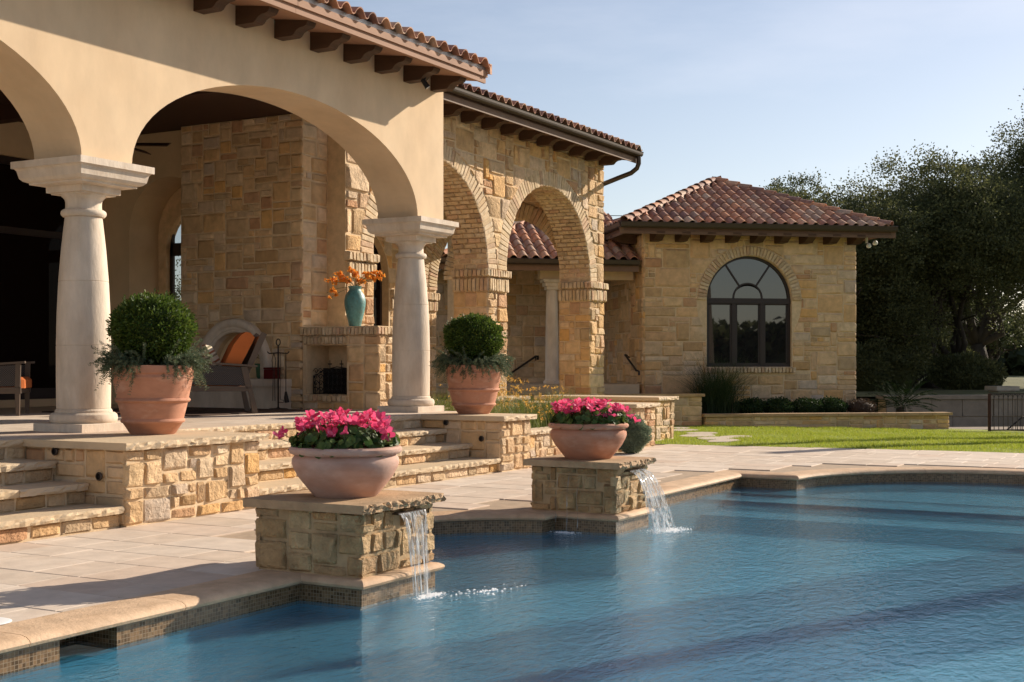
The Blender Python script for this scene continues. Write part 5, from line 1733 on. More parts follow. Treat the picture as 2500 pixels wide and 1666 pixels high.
# ------------------------------------------------------------------ things under the loggia roof
va = thing('teal_vase', 'mottled teal vase on the mantel shelf', 'vase', (14.80, 10.72, 1.827))
MB().lathe([(0, 0), (.078, 0), (.084, .012), (.10, .09), (.128, .20), (.146, .30), (.148, .36), (.132, .43), (.10, .48), (.082, .505), (.080, .525), (.094, .548), (.098, .556), (.088, .558), (.07, .53)], (14.80, 10.72, 1.827), 40, cap=False).build('vase_body', vase_mat, va, smooth=True)
fo = thing('orange_blossom_sprays', 'arching sprays of orange blossom standing in the teal vase', 'flowers', (14.80, 10.72, 2.37))
fr_ = random.Random(8)
stm = MB(); fC, fD = [], []
RV = Vector((.4863, -.8738, 0))
for (dx, dz, nfl) in ((-.42, .10, 7), (-.38, -.07, 5), (-.33, -.15, 4), (-.26, .19, 8), (-.20, .12, 9), (-.12, .09, 6), (-.06, .27, 6), (0.0, .20, 9), (.05, .12, 7), (.10, .09, 5), (.22, .20, 9), (.28, .17, 9), (.36, .21, 5), (.42, .16, 7), (.40, .13, 5), (-.30, .06, 6)):
    b = Vector((14.80, 10.72, 2.36)); lat = Vector((RV.y, -RV.x, 0)) * fr_.uniform(-.10, .10)
    tip = b + RV * dx + lat + Z * dz
    mid = b.lerp(tip, .5) + Z * (.07 + max(0, dz) * .2)
    path_ = [b.lerp(mid, s) .lerp(mid.lerp(tip, s), s) for s in (0, .2, .4, .6, .8, 1)]
    stm.tube(path_, .003, 5, cap=False)
    for k in range(nfl):
        s = fr_.uniform(.62, 1.0)
        p = b.lerp(mid, s).lerp(mid.lerp(tip, s), s) + Vector((fr_.gauss(0, .018), fr_.gauss(0, .018), fr_.gauss(0, .018)))
        for q in range(7):
            fC.append(p); d = Vector((fr_.gauss(0, 1), fr_.gauss(0, 1), fr_.gauss(0, 1))); fD.append(d)
stm.build('stems', stem_mat, fo)
leaves('blossoms', np.array(fC), np.array(fD), .040, .034, orange_petal, fo)

# fire tools
tx, ty = 14.30, 11.66
ft = thing('fire_tool_stand', 'dark wrought iron stand with hanging fireplace tools', 'fire tools', (tx, ty, FL))
mb = MB()
ring = [(tx + .0, ty + .035 * math.cos(a), FL + .93 + .045 * math.sin(a)) for a in np.linspace(0, 2 * PI, 15)]
mb.tube(ring, .008, 6); mb.tube([(tx, ty, FL), (tx, ty, FL + .89)], .011, 8)
mb.tube([(tx, ty - .19, FL + .80), (tx, ty - .16, FL + .775), (tx, ty, FL + .785), (tx, ty + .16, FL + .775), (tx, ty + .19, FL + .80)], .008, 6)
mb.lathe([(.13, 0), (.14, .006), (.12, .016), (.03, .022), (.014, .03)], (tx, ty, FL), 24)
mb.build('stand', iron, ft)
MB().tube([(tx - .02, ty - .15, FL + .79), (tx - .02, ty - .15, FL + .24)], .006, 6).build('brush_handle', iron, ft)
MB().tube([(tx - .02, ty - .15, FL + .25), (tx - .02, ty - .155, FL + .17), (tx - .02, ty - .17, FL + .10)], [.014, .03, .034], 8).build('brush_head', iron, ft)
MB().tube([(tx - .02, ty - .05, FL + .78), (tx - .02, ty - .05, FL + .14), (tx - .02, ty - .11, FL + .13), (tx - .02, ty - .11, FL + .10), (tx - .02, ty - .03, FL + .10)], .005, 6).build('poker', iron, ft)
tg = MB()
for sdir in (-1, 1):
    tg.tube([(tx - .02, ty + .06, FL + .78), (tx - .02, ty + .06 + .035 * sdir, FL + .68), (tx - .02, ty + .06 + .012 * sdir, FL + .54), (tx - .02, ty + .06 + .02 * sdir, FL + .12)], .005, 6)
tg.build('tongs', iron, ft)
# fire screen
fs_ = thing('fire_screen', 'ornate black scrolled iron screen inside the fireplace opening', 'fire screen', (14.74, 11.1, .886))
mb = MB()
xs = 14.76
def scroll(y, z, r_, sgn=1, turns=1.4):
    mb.tube([(xs, y + sgn * r_ * (1 - k / 26) * math.cos(k / 26 * turns * 2 * PI), z + r_ * (1 - k / 26) * math.sin(k / 26 * turns * 2 * PI)) for k in range(23)], .0055, 5)
for yy in np.linspace(10.80, 11.36, 8):
    for zz in (.95, 1.04, 1.13, 1.21): scroll(yy, zz, .042, 1 if (int(yy * 100) + int(zz * 100)) % 2 else -1)
for yy in np.linspace(10.78, 11.38, 9): mb.tube([(xs + .01, yy, .887), (xs + .01, yy, 1.25 if yy < 11.3 else 1.1)], .005, 5)
mb.tube([(xs, 10.76, .90), (xs, 11.40, .90)], .008, 6); mb.tube([(xs, 11.40, 1.12), (xs, 11.25, 1.22), (xs, 11.0, 1.27), (xs, 10.76, 1.24)], .007, 6)
for yy in (11.12, 10.92): mb.tube([(xs, yy, 1.24), (xs, yy, 1.36)], .006, 5); mb.tube([(xs, yy - .03, 1.31), (xs, yy + .03, 1.31)], .008, 5)
mb.tube([(xs, 11.40, .887), (xs, 11.40, 1.15)], .009, 6)
mb.build('scrollwork', black_metal, fs_)
MB().box(15.0, 15.02, 10.76, 11.42, .887, 1.25).build('mesh_panel', black_metal, fs_)

# niche contents
nb = thing('red_book_row', 'row of dark red and white bound books standing in the arched niche', 'books', (14.95, 12.95, 1.101))
for k, (w, h, mt) in enumerate(((.05, .30, red_lacquer), (.018, .27, white_plastic), (.05, .29, red_lacquer), (.018, .26, white_plastic), (.045, .30, red_lacquer), (.018, .27, white_plastic), (.045, .29, red_lacquer))):
    yb_ = 13.05 - sum((.05, .018, .05, .018, .045, .018, .045)[:k])
    MB().box(14.86, 15.0, yb_ - w + .002, yb_, 1.102, 1.102 + h + .12).build('book', mt, nb)
gp_ = thing('green_glazed_pot', 'green glazed pot with a thin twiggy plant on the niche shelf', 'plant pot', (14.72, 12.28, 1.101))
MB().lathe([(0, 0), (.075, 0), (.09, .02), (.105, .16), (.115, .20), (.12, .21), (.11, .215), (.10, .20)], (14.72, 12.28, 1.101), 24, cap=False).build('pot_body', green_glaze, gp_, smooth=True)
tm_ = MB()
for k in range(9):
    a = k * 2.4
    tm_.tube([(14.72, 12.28, 1.28), (14.72 + .03 * math.cos(a), 12.28 + .03 * math.sin(a), 1.38), (14.72 + .10 * math.cos(a), 12.28 + .10 * math.sin(a), 1.40 + .012 * k)], .004, 5)
tm_.build('twigs', hedge_leaf, gp_)
rb = thing('red_box', 'dark red lacquer box at the right end of the niche bench', 'box', (14.50, 11.93, 1.101))
MB().bbox(14.42, 14.57, 11.84, 12.02, 1.1005, 1.235, .006).build('box_body', red_lacquer, rb)
MB().bbox(14.415, 14.575, 11.835, 12.025, 1.237, 1.262, .006).build('lid', red_lacquer, rb)
tr_ = thing('round_mirror', 'small round dark framed mirror leaning in the niche', 'mirror', (14.80, 12.10, 1.101))
vs = []; 
MB().tube([(14.80 + .02 * math.sin(a), 12.13 + .085 * math.cos(a), 1.25 + .15 * math.sin(a)) for a in np.linspace(0, 2 * PI, 25)], .016, 8).build('frame', black_metal, tr_)
MB().prism([(.08 * math.cos(a), .14 * math.sin(a)) for a in np.linspace(0, 2 * PI, 25)[:-1]], (14.80, 12.13, 1.25), Y, Z, X, -.004, .004).build('mirror_glass', mirror_glass, tr_)

rg = MB().bbox(11.9, 14.1, 11.0, 13.6, FL + .002, FL + .016, .004).build('rug', rug_mat)
tag(rg, 'dark brown rug lying under the orange lounge chair', 'rug')

# lounge chairs (local frame: x forward, z up)
def lounge(label, loc, rz):
    t = thing('lounge_chair', label, 'chair', loc, 'wicker lounge chairs in the loggia', rz)
    def b(name, mat, mbx, sm=False): return mbx.build(name, mat, t, smooth=sm, local=True)
    for sy in (-1, 1):
        yy = .36 * sy
        b('rear_leg', wood_chair, MB().prism([(-.30, .30), (-.24, .34), (-.30, .0), (-.37, 0)], (0, yy - .025, 0), X, Z, Y, 0, .05))
        b('front_leg', wood_chair, MB().prism([(.50, .34), (.56, .34), (.555, .0), (.515, 0)], (0, yy - .025, 0), X, Z, Y, 0, .05))
        b('arm_rest', wood_chair, MB().prism([(-.36, .575), (.62, .64), (.62, .665), (-.36, .60)], (0, yy - .045, 0), X, Z, Y, 0, .09))
        fr = MB()
        fr.prism([(-.29, .27), (.57, .27), (.57, .35), (-.27, .33)], (0, yy - .022, 0), X, Z, Y, 0, .044)
        fr.prism([(-.30, .30), (-.22, .30), (-.16, .58), (-.24, .58)], (0, yy - .022, 0), X, Z, Y, 0, .044)
        fr.prism([(.50, .30), (.56, .30), (.57, .64), (.51, .64)], (0, yy - .022, 0), X, Z, Y, 0, .044)
        b('side_frame', wood_chair, fr)
        b('woven_panel', wicker, MB().prism([(-.24, .34), (.51, .36), (.51, .62), (-.18, .575)], (0, yy - .008, 0), X, Z, Y, 0, .016))
        b('back_post', wood_chair, MB().prism([(-.20, .34), (-.13, .34), (-.40, .98), (-.44, 1.02), (-.49, .99)], (0, yy * .86 - .02, 0), X, Z, Y, 0, .04))
    b('seat_frame', wood_chair, MB().box(-.26, .55, -.335, .335, .27, .33))
    b('back_frame', wood_chair, MB().prism([(-.19, .40), (-.16, .40), (-.43, .97), (-.46, .97)], (0, -.30, 0), X, Z, Y, 0, .60))
    b('seat_cushion', orange_cloth, MB().bbox(-.17, .60, -.32, .32, .335, .47, .035), True)
    b('back_cushion', orange_cloth, MB().prism([(-.10, .47), (.05, .47), (.04, .60), (-.08, .86), (-.17, .98), (-.23, 1.02), (-.29, 1.01), (-.34, .95), (-.31, .88)], (0, -.30, 0), X, Z, Y, 0, .60), True)
    return t
FWD = Vector((-.74, .67, 0)).normalized()
ch = Vector((13.37, 11.42, FL)) + FWD * .33 + Vector((FWD.y, -FWD.x, 0)) * -.36
rzc = math.atan2(FWD.y, FWD.x)
lounge('lounge chair with woven sides, orange cushions and a striped pillow facing away to the left', (ch.x, ch.y, FL + .016), rzc)
c2_ = lounge('lounge chair cut by the left edge, only its woven side and orange seat tip visible', (10.95, 13.65, FL), math.atan2(-.72, .62))
pl = thing('striped_pillow', 'small striped pillow propped on the orange lounge chair', 'pillow', (ch.x, ch.y, FL + .5), None, rzc)
mbp = MB()
vs = []; fs = []
for j in range(9):
    for i in range(9):
        u, v = i / 8 - .5, j / 8 - .5
        vs.append((u * .42, v * .42, .085 * max(0, (1 - (2 * u) ** 4)) ** .5 * max(0, (1 - (2 * v) ** 4)) ** .5))
for j in range(8):
    for i in range(8): fs.append((j * 9 + i, j * 9 + i + 1, j * 9 + i + 10, j * 9 + i + 9))
k0 = len(vs); vs += [(a, b, -c_) for a, b, c_ in vs]; fs += [tuple(reversed([q + k0 for q in f])) for f in fs]
pr_ = MB().add(vs, fs).build('pillow_body', stripe, pl, smooth='all', local=True)
pr_.rotation_euler = (0, math.radians(-62), 0); pr_.location = (.16, -.06, .19)

# ceiling fan
fan_t = thing('ceiling_fan', 'dark wooden ceiling fan hanging under the loggia ceiling', 'ceiling fan', (12.73, 13.1, 4.83))
MB().tube([(12.73, 13.1, 4.829), (12.73, 13.1, 4.30)], .018, 8).build('rod', black_metal, fan_t)
MB().lathe([(.03, .14), (.10, .12), (.12, .06), (.10, .0), (.04, -.03)], (12.73, 13.1, 4.20), 20).build('motor', black_metal, fan_t, smooth=True)
for k in range(5):
    a = math.atan2(-.8738, .4863) + k * 2 * PI / 5
    d = Vector((math.cos(a), math.sin(a), 0)); s = Vector((-math.sin(a), math.cos(a), .5))
    MB().prism([(.10, -.03), (.30, -.06), (.68, -.07), (.70, .05), (.30, .05), (.10, .03)], (12.73, 13.1, 4.235), d, s, d.cross(s), -.005, .005).build('blade', wood_dark, fan_t)
# small spotlight under the eave
sl = thing('spotlight', 'tiny black spotlight hanging under the loggia eave near its end', 'lamp', (13.95, 9.02, 4.9))
MB().tube([(13.95, 9.02, 5.06), (13.95, 9.02, 4.90)], .012, 8).build('stem', black_metal, sl)
MB().tube([(13.93, 9.05, 4.90), (13.97, 8.99, 4.80)], [.028, .036], 12).build('lamp_head', black_metal, sl)
MB().tube([(13.968, 8.992, 4.803), (13.971, 8.988, 4.797)], [.029, .029], 12).build('lens', white_plastic, sl)

# skimmer lid on the coping
lid = MB()
lid.lathe([(0, .004), (.105, .006), (.115, .003), (.12, .0)], (4.52, 5.56, .006), 36, cap=False)
lo_ = tag(lid.build('skimmer_lid', white_plastic, None, smooth=True), 'round white plastic skimmer lid set in the paving at the left pool edge', 'lid')
MB().box(4.505, 4.535, 5.545, 5.575, .0105, .0125).build('finger_hole', black_metal, lo_)
# ------------------------------------------------------------------ lawn and planter in front of the pavilion
def lawn_z(x, y):
    # falls gently towards the right, level with the deck at its edge
    q = Vector((x, y, 0)) - PO
    s = q.dot(E1)
    e = max(0, min(1, (x - 20.3) / 6))
    return -.004 - e * (.02 + max(0, min(9, s)) * .020)
vs = []; fs = []
NX, NY = 26, 40
ys_ = [-3.2 + 17 * j / NY for j in range(NY + 1)]
for j in range(NY + 1):
    for i in range(NX + 1):
        xa = lawn_edge(min(12, max(-3.2, ys_[j]))) + .004
        x = xa + (31 - xa) * i / NX
        vs.append((x, ys_[j], lawn_z(x, ys_[j])))
for j in range(NY):
    for i in range(NX): fs.append((j * (NX + 1) + i, j * (NX + 1) + i + 1, (j + 1) * (NX + 1) + i + 1, (j + 1) * (NX + 1) + i))
lawn = tag(MB().add(vs, fs).build('lawn', lawn_soil, None, smooth='all'), kind='structure')
# stepping stones
SS = ((21.35, 7.75, .5, .24), (22.0, 8.15, .5, .3), (22.75, 8.75, .55, .3), (22.7, 8.0, .45, .28), (23.6, 9.0, .45, .3), (24.5, 9.75, .45, .3), (25.3, 10.2, .4, .26))
def on_stone(x, y): return any(((x - a) / (r0 + .05)) ** 2 + ((y - b) / (r1 + .05)) ** 2 < 1 for a, b, r0, r1 in SS)
for k, (a, b, r0, r1) in enumerate(SS):
    rr = random.Random(k)
    poly = [(a + r0 * math.cos(2 * PI * i / 11) * rr.uniform(.85, 1.08), b + r1 * math.sin(2 * PI * i / 11) * rr.uniform(.85, 1.08)) for i in range(11)]
    MB().prism(poly, (0, 0, 0), X, Y, Z, lawn_z(a, b) - .03, lawn_z(a, b) + .012).build('stepping_stone', step_stone, lawn)
# grass blades
NB = 90000
gy = rng.uniform(-1.0, 10.2, NB * 2); gx = rng.uniform(20.0, 29.5, NB * 2)
edge = np.interp(gy, [-3.2, .4, 2.83, 5.4, 8.1, 12], [21.6, 21.0, 20.68, 20.35, 20.0, 19.6])
sq = (gx - PO.x) * E1.x + (gy - PO.y) * E1.y; tq = (gx - PO.x) * BK.x + (gy - PO.y) * BK.y
ok = (gx > edge - .035 + .05 * np.sin(gy * 23) * np.sin(gy * 7)) & (tq < -1.80) & ~((gx < 21.7) & (gy > 8.65))
for a, b, r0, r1 in SS: ok &= ((gx - a) / r0) ** 2 + ((gy - b) / r1) ** 2 > 1
gx, gy, sq = gx[ok][:NB], gy[ok][:NB], sq[ok][:NB]
gz = -.004 - np.clip((gx - 20.3) / 6, 0, 1) * (.02 + np.clip(sq, 0, 9) * .020)
P_ = np.stack([gx, gy, gz], 1)
gr = blades('grass', P_, rng.uniform(.03, .07, len(P_)) * (.75 + .45 * np.sin(P_[:, 0] * 2.1 + 2 * np.sin(P_[:, 1] * 1.3)) * np.sin(P_[:, 1] * 2.7)), .008, grass_blade, None, .6, 2)
tag(gr, 'short sunlit lawn grass', 'grass', None, 'stuff')

def pav_wall(label, s0, s1, t, z1, z0, seed, thick=.3, name='planter_wall'):
    th_ = thing(name, label, 'stone wall', tuple(pv((s0 + s1) / 2, t, z0)))
    MB().frame_box(PO, E1, BK, Z, s0 + .02, s1 - .02, t + .04, t + thick, z0 - .2, z1 - .06).build('wall', mortar, th_)
    r = random.Random(seed)
    stones(th_, pv(s0, t + .04, z0 - .02), PANG, pack(s1 - s0, z1 - .06 - z0 + .02, .16, .105, (1, 2, 2, 3, 3, 4), (1, 1, 2), r), .045, .018, 'smooth', seed=seed)
    x = s0 - .04
    while x < s1:
        xe = min(x + r.uniform(.9, 1.3), s1 + .04)
        if s1 + .04 - xe < .3: xe = s1 + .04
        MB().frame_box(PO, E1, BK, Z, x + .003, xe - .003, t - .04, t + thick + .04, z1 - .06, z1).build('cap_slab', cap_wet_shade, th_)  # darker cap colour stands in for tree shade on these walls
        x = xe
    return th_
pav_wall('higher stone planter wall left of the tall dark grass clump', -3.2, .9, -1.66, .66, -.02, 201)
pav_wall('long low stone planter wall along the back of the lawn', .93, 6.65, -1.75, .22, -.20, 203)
MB_ = MB().frame_box(PO, E1, BK, Z, 6.62, 6.64, -1.4, .0, -.3, .15)
tag(MB().frame_box(PO, E1, BK, Z, .95, 6.4, -1.44, .04, -.3, .12).build('planter_soil', soil), kind='structure')
tag(MB().frame_box(PO, E1, BK, Z, -3.1, .9, -1.35, .04, -.3, .55).build('raised_soil', soil), kind='structure')

def tuft(label, c, h, n_, mat, cat='ornamental grass', spread=.16, lean=.9, w=.012, name='grass_tuft', group=None, flowers=0, fmat=None):
    t = thing(name, label, cat, tuple(c), group)
    P_ = np.array(c) + np.concatenate([rng.normal(0, spread, (n_, 2)), np.zeros((n_, 1))], 1)
    blades('blades', P_, rng.uniform(.55, 1.1, n_) * h, w, mat, t, lean, 4)
    if flowers:
        # stalks carrying small blooms
        k = flowers
        b0 = np.array(c) + np.concatenate([rng.normal(0, spread * 1.6, (k, 2)), rng.uniform(.45, 1.05, (k, 1)) * h], 1)
        C = np.repeat(b0, 9, axis=0) + rng.normal(0, .012, (k * 9, 3)); D = rng.normal(size=(k * 9, 3))
        leaves('blooms', C, D, .021, .016, fmat, t)
    return t
tuft('big dark fountain grass clump in front of the pavilion wall under the window', pv(1.5, -.75, .12), 1.55, 1500, dark_blade, spread=.2, lean=1.1, w=.012)
def shrub(label, c, r3, n_, mat, ln, wd, name='shrub', cat='shrub', inner=None, group=None, lumps=8):
    t = thing(name, label, cat, (c[0], c[1], c[2]), group)
    cc = np.array(c) + np.array([0, 0, r3[2]])
    d = unit(rng.normal(size=(n_, 3)))
    lump = sum(np.sin(d @ unit(rng.normal(size=(1, 3)))[0] * k_ + p_) for k_, p_ in ((4, 1), (7, 2), (11, 4))) / 3
    rr = (.85 + .18 * lump + rng.uniform(-.25, .08, n_))[:, None]
    P_ = cc + d * np.array(r3) * rr
    P_[:, 2] = np.maximum(P_[:, 2], c[2] + .005)
    leaves('foliage', P_, d + rng.normal(0, .6, (n_, 3)), rng.uniform(.7, 1.2, n_) * ln, wd, mat, t)
    MB().tube([(c[0], c[1], c[2] - .02), (c[0], c[1], c[2] + r3[2])], .015, 6).build('stem', bark, t)
    MB().lathe([(0, .02), (r3[0] * .5, .05), (r3[0] * .72, r3[2] * .7), (r3[0] * .62, r3[2] * 1.3), (r3[0] * .3, r3[2] * 1.6), (0, r3[2] * 1.68)], tuple(c), 14, cap=False).build('inner_foliage', mat, t, smooth='all')
    return t
for k, (s, w_) in enumerate(((2.35, .42), (3.0, .46), (3.7, .44), (4.3, .40))):
    shrub('dark green hedge bush, %s of four in the planter under the window' % ('leftmost', 'second', 'third', 'last')[k], pv(s, -.7, .12), (w_, .4, .21), 2600, hedge_leaf, .05, .03, name='hedge_bush', group='low hedge bushes in the planter')
shrub('bronze leaved low bush between the hedge and the sago palm', pv(4.95, -.8, .12), (.42, .4, .20), 2200, rust_leaf, .04, .018, name='bronze_bush')
# sago palm
sg = thing('sago_palm', 'dark green sago palm at the right corner of the pavilion', 'palm', tuple(pv(6.05, -.6, .12)))
MB().tube([pv(6.05, -.6, .1), pv(6.05, -.6, .32)], [.14, .11], 10).build('trunk', bark, sg)
for k in range(34):
    a = k * 2.399; el = .15 + .95 * (k / 34)
    L_ = random.uniform(.85, 1.15)
    base = pv(6.05, -.6, .30)
    d = Vector((math.cos(a) * math.cos(el), math.sin(a) * math.cos(el), math.sin(el)))
    o_ = Vector((math.cos(a), math.sin(a), 0)); sd = Vector((-math.sin(a), math.cos(a), 0))
    pts = [base + d * L_ * s - Z * (.45 * L_ * s * s * math.cos(el)) for s in np.linspace(0, 1, 26)]
    C, D = [], []
    for i in range(3, 26):
        tg_ = (pts[i] - pts[i - 1]).normalized()
        for sg_ in (-1, 1): C.append(pts[i]); D.append(sd * sg_ + tg_ * .8 + Z * .25)
    V, F = leaf_quads(np.array([tuple(c) for c in C]), unit(np.array([tuple(d_) for d_ in D])), .16 * np.sin(np.linspace(.5, 2.7, len(C))) + .02, .013)
    put('frond', npmesh('frond', V, F, sago_leaf), sg)

# rounded grey shrub by the wall end
shrub('rounded grey green lavender cotton bush on the deck beside the pale wall end', (17.68, 7.84, -.002), (.28, .28, .275), 16000, sage_leaf, .034, .013, name='grey_bush')

# flower bed
bl = random.Random(6)
spots = [(15.25, 8.75), (15.2, 9.6), (15.7, 8.6), (16.2, 8.9), (16.0, 9.6), (16.7, 8.6), (16.9, 9.3), (17.4, 8.75), (17.6, 9.5), (15.4, 10.4), (18.1, 9.0), (16.1, 10.4)]
TL_ = ['green grass tuft close behind the plinth of the farther column', 'green grass tuft half hidden behind the farther column base', 'green grass tuft just right of the farther tall pot',
       'grass tuft at the front of the bed, second right of the farther tall pot', 'grass tuft in the middle of the bed behind the farther pot', 'low grass tuft right behind the bed wall cap',
       'wispy grass tuft in front of the first arcade pier', 'grass tuft near the bed wall, behind the reddish bowl', 'tall wispy grass tuft before the stone ledge of the bed',
       'grass tuft at the very back left of the bed by the arcade wall', 'grass tuft at the right end of the bed beside the lower wall end', 'grass tuft under the first arcade arch at the back']
GL_ = ['golden flower clump nearest the farther tall pot', 'tall golden flower clump behind the farther tall pot', 'golden flower clump in front of the first arcade pier',
       'golden flower clump in the front middle of the bed', 'golden flower clump right before the low stone ledge', 'golden flower clump at the right end of the bed',
       'tallest golden flower clump, in the centre of the bed', 'short golden flowers spilling over the left part of the bed wall', 'short golden flowers behind the middle of the bed wall', 'short golden flowers at the right of the bed wall behind the reddish bowl']
for k, (x, y) in enumerate(spots):
    tuft(TL_[k], (x, y, .40), (.50, .62, .42, .55)[k % 4], 420, tuft_blade, spread=.14, lean=.8, w=.008, name='grass_tuft', group='grass tufts in the flower bed')
for k, (x, y, h) in enumerate(((15.8, 9.0, .45), (16.3, 9.4, .62), (16.6, 9.9, .60), (17.1, 9.0, .42), (17.5, 9.9, .62), (17.9, 9.4, .55), (17.1, 9.7, .70), (16.2, 8.5, .30), (17.0, 8.45, .25), (17.6, 8.5, .25))):
    tuft(GL_[k], (x, y, .40), h, 70, tuft_blade, 'flowers', spread=.13, lean=.35, w=.005, name='golden_flower_clump', group='golden flower clumps in the bed', flowers=45, fmat=yellow_petal)

# ------------------------------------------------------------------ right background: retaining wall, pillar, railing
AW = math.radians(29.1 - 84)
ua = Vector((math.cos(AW), math.sin(AW), 0)); nb_ = Vector((-ua.y, ua.x, 0))
RW0 = Vector((38.6, 10.0, 0)) 
def from_cam(d, u, z=0):
    q = Vector((.8738, .4863, 0)) * d + Vector((.4863, -.8738, 0)) * (u * d)
    return Vector((q.x, q.y, z))
rt = thing('retaining_wall', 'grey retaining wall of large square blocks at the right behind the lawn', 'retaining wall', tuple(from_cam(34, .33, -.5)))
r0_ = from_cam(33.5, .285); r1_ = from_cam(34.5, .47)
du = (r1_ - r0_); Lr = du.length; du.normalize()
ang_r = math.atan2(du.y, du.x)
bkr = Vector((-du.y, du.x, 0))
MB().frame_box(r0_, du, bkr, Z, 0, Lr, .06, .5, -1.4, .40).build('wall', mortar, rt)
br = random.Random(2)
for row in range(4):
    x = -.4 * (row % 2) * 1.2
    z0 = -1.4 + row * .45
    while x < Lr:
        w = br.choice((.6, .85, 1.1)); xe = min(x + w, Lr)
        if xe > max(x, 0) + .1: MB().frame_box(r0_, du, bkr, Z, max(0, x) + .008, xe - .008, br.uniform(-.015, .01), .07, z0 + .008, z0 + .442).build('block', concrete, rt)
        x += w
MB().frame_box(r0_, du, bkr, Z, -.05, Lr + .05, -.05, .55, .40, .50).build('coping_course', concrete, rt)
def pillar(label, d, u, w, z0, z1):
    t = thing('stone_pillar', label, 'pillar', tuple(from_cam(d, u, z0)))
    c = from_cam(d, u)
    MB().frame_box(c, du, bkr, Z, -w, w, -w, w, z0, z1 - .12).build('shaft', pillar_mat, t)
    MB().frame_box(c, du, bkr, Z, -w - .08, w + .08, -w - .08, w + .08, z1 - .12, z1).build('cap', pillar_mat, t)
pillar('square pale stone pillar behind the iron railing at the right edge', 37, .373, .26, -.4, .68)
pillar('small sunlit stone pillar far under the oak canopy', 58, .362, .45, .3, 1.1)
# ground rising behind the wall
bg = MB()
vs = []; fs = []
nx_, ny_ = 20, 14
for j in range(ny_ + 1):
    for i in range(nx_ + 1):
        p = r0_ + du * (-30 + 80 * i / nx_) + bkr * (.5 + 80 * (j / ny_) ** 1.6)
        vs.append((p.x, p.y, .46 + random.uniform(-.05, .12) * (1 if j else 0)))
for j in range(ny_):
    for i in range(nx_): fs.append((j * (nx_ + 1) + i, j * (nx_ + 1) + i + 1, (j + 1) * (nx_ + 1) + i + 1, (j + 1) * (nx_ + 1) + i))
tag(MB().add(vs, fs).build('oak_terrace_ground', ground_mat), kind='structure')
# strip of paving behind lawn
tag(MB().frame_box(from_cam(29.6, .30), du, bkr, Z, 0, 9, 0, 1.2, -.6, -.185).build('side_path', concrete), kind='structure')
tag(MB().frame_box(from_cam(28.9, .30), du, bkr, Z, 0, 9, 0, 6, -1.5, -.45).build('sunken_yard', concrete), kind='structure')
rl = thing('iron_railing', 'black iron railing with small hoops along its top rail at the right edge', 'railing', tuple(from_cam(29, .37, -.2)))
g0 = from_cam(28.8, .3635); 
MB().frame_box(g0, du, bkr, Z, -.025, .025, -.025, .025, -.3, .66).build('post', iron_red, rl)
MB().frame_box(g0, du, bkr, Z, 0, 3.2, -.02, .02, .63, .665).build('top_rail', iron, rl)
MB().frame_box(g0, du, bkr, Z, 0, 3.2, -.012, .012, -.16, -.135).build('bottom_rail', iron, rl)
for k in range(28):
    b0 = g0 + du * (.11 * (k + 1))
    MB().tube([(b0.x, b0.y, -.15), (b0.x, b0.y, .64)], .009, 6).build('baluster', iron, rl)
    m = MB(); cc = g0 + du * (.11 * (k + .5))
    m.tube([tuple(cc + du * (.05 * math.cos(a)) + Z * (.575 + .05 * math.sin(a))) for a in np.linspace(-.6, PI, 10)], .006, 5)
    m.build('hoop', iron, rl)
rl2 = thing('stair_railing', 'lower black stair railing sloping down behind the iron railing', 'railing', tuple(from_cam(29.8, .38, -.6)))
g1 = from_cam(29.8, .371)
MB().tube([g1 + Z * -.34, g1 + du * .55 + Z * .09, g1 + du * 3 + Z * .04], .02, 6).build('top_rail', iron, rl2)
for k in range(26):
    b0 = g1 + du * (.07 + .11 * k)
    zt = -.34 + .43 * min(1, (.07 + .11 * k) / .55)
    MB().tube([(b0.x, b0.y, -.9), (b0.x, b0.y, zt)], .008, 5).build('baluster', iron, rl2)

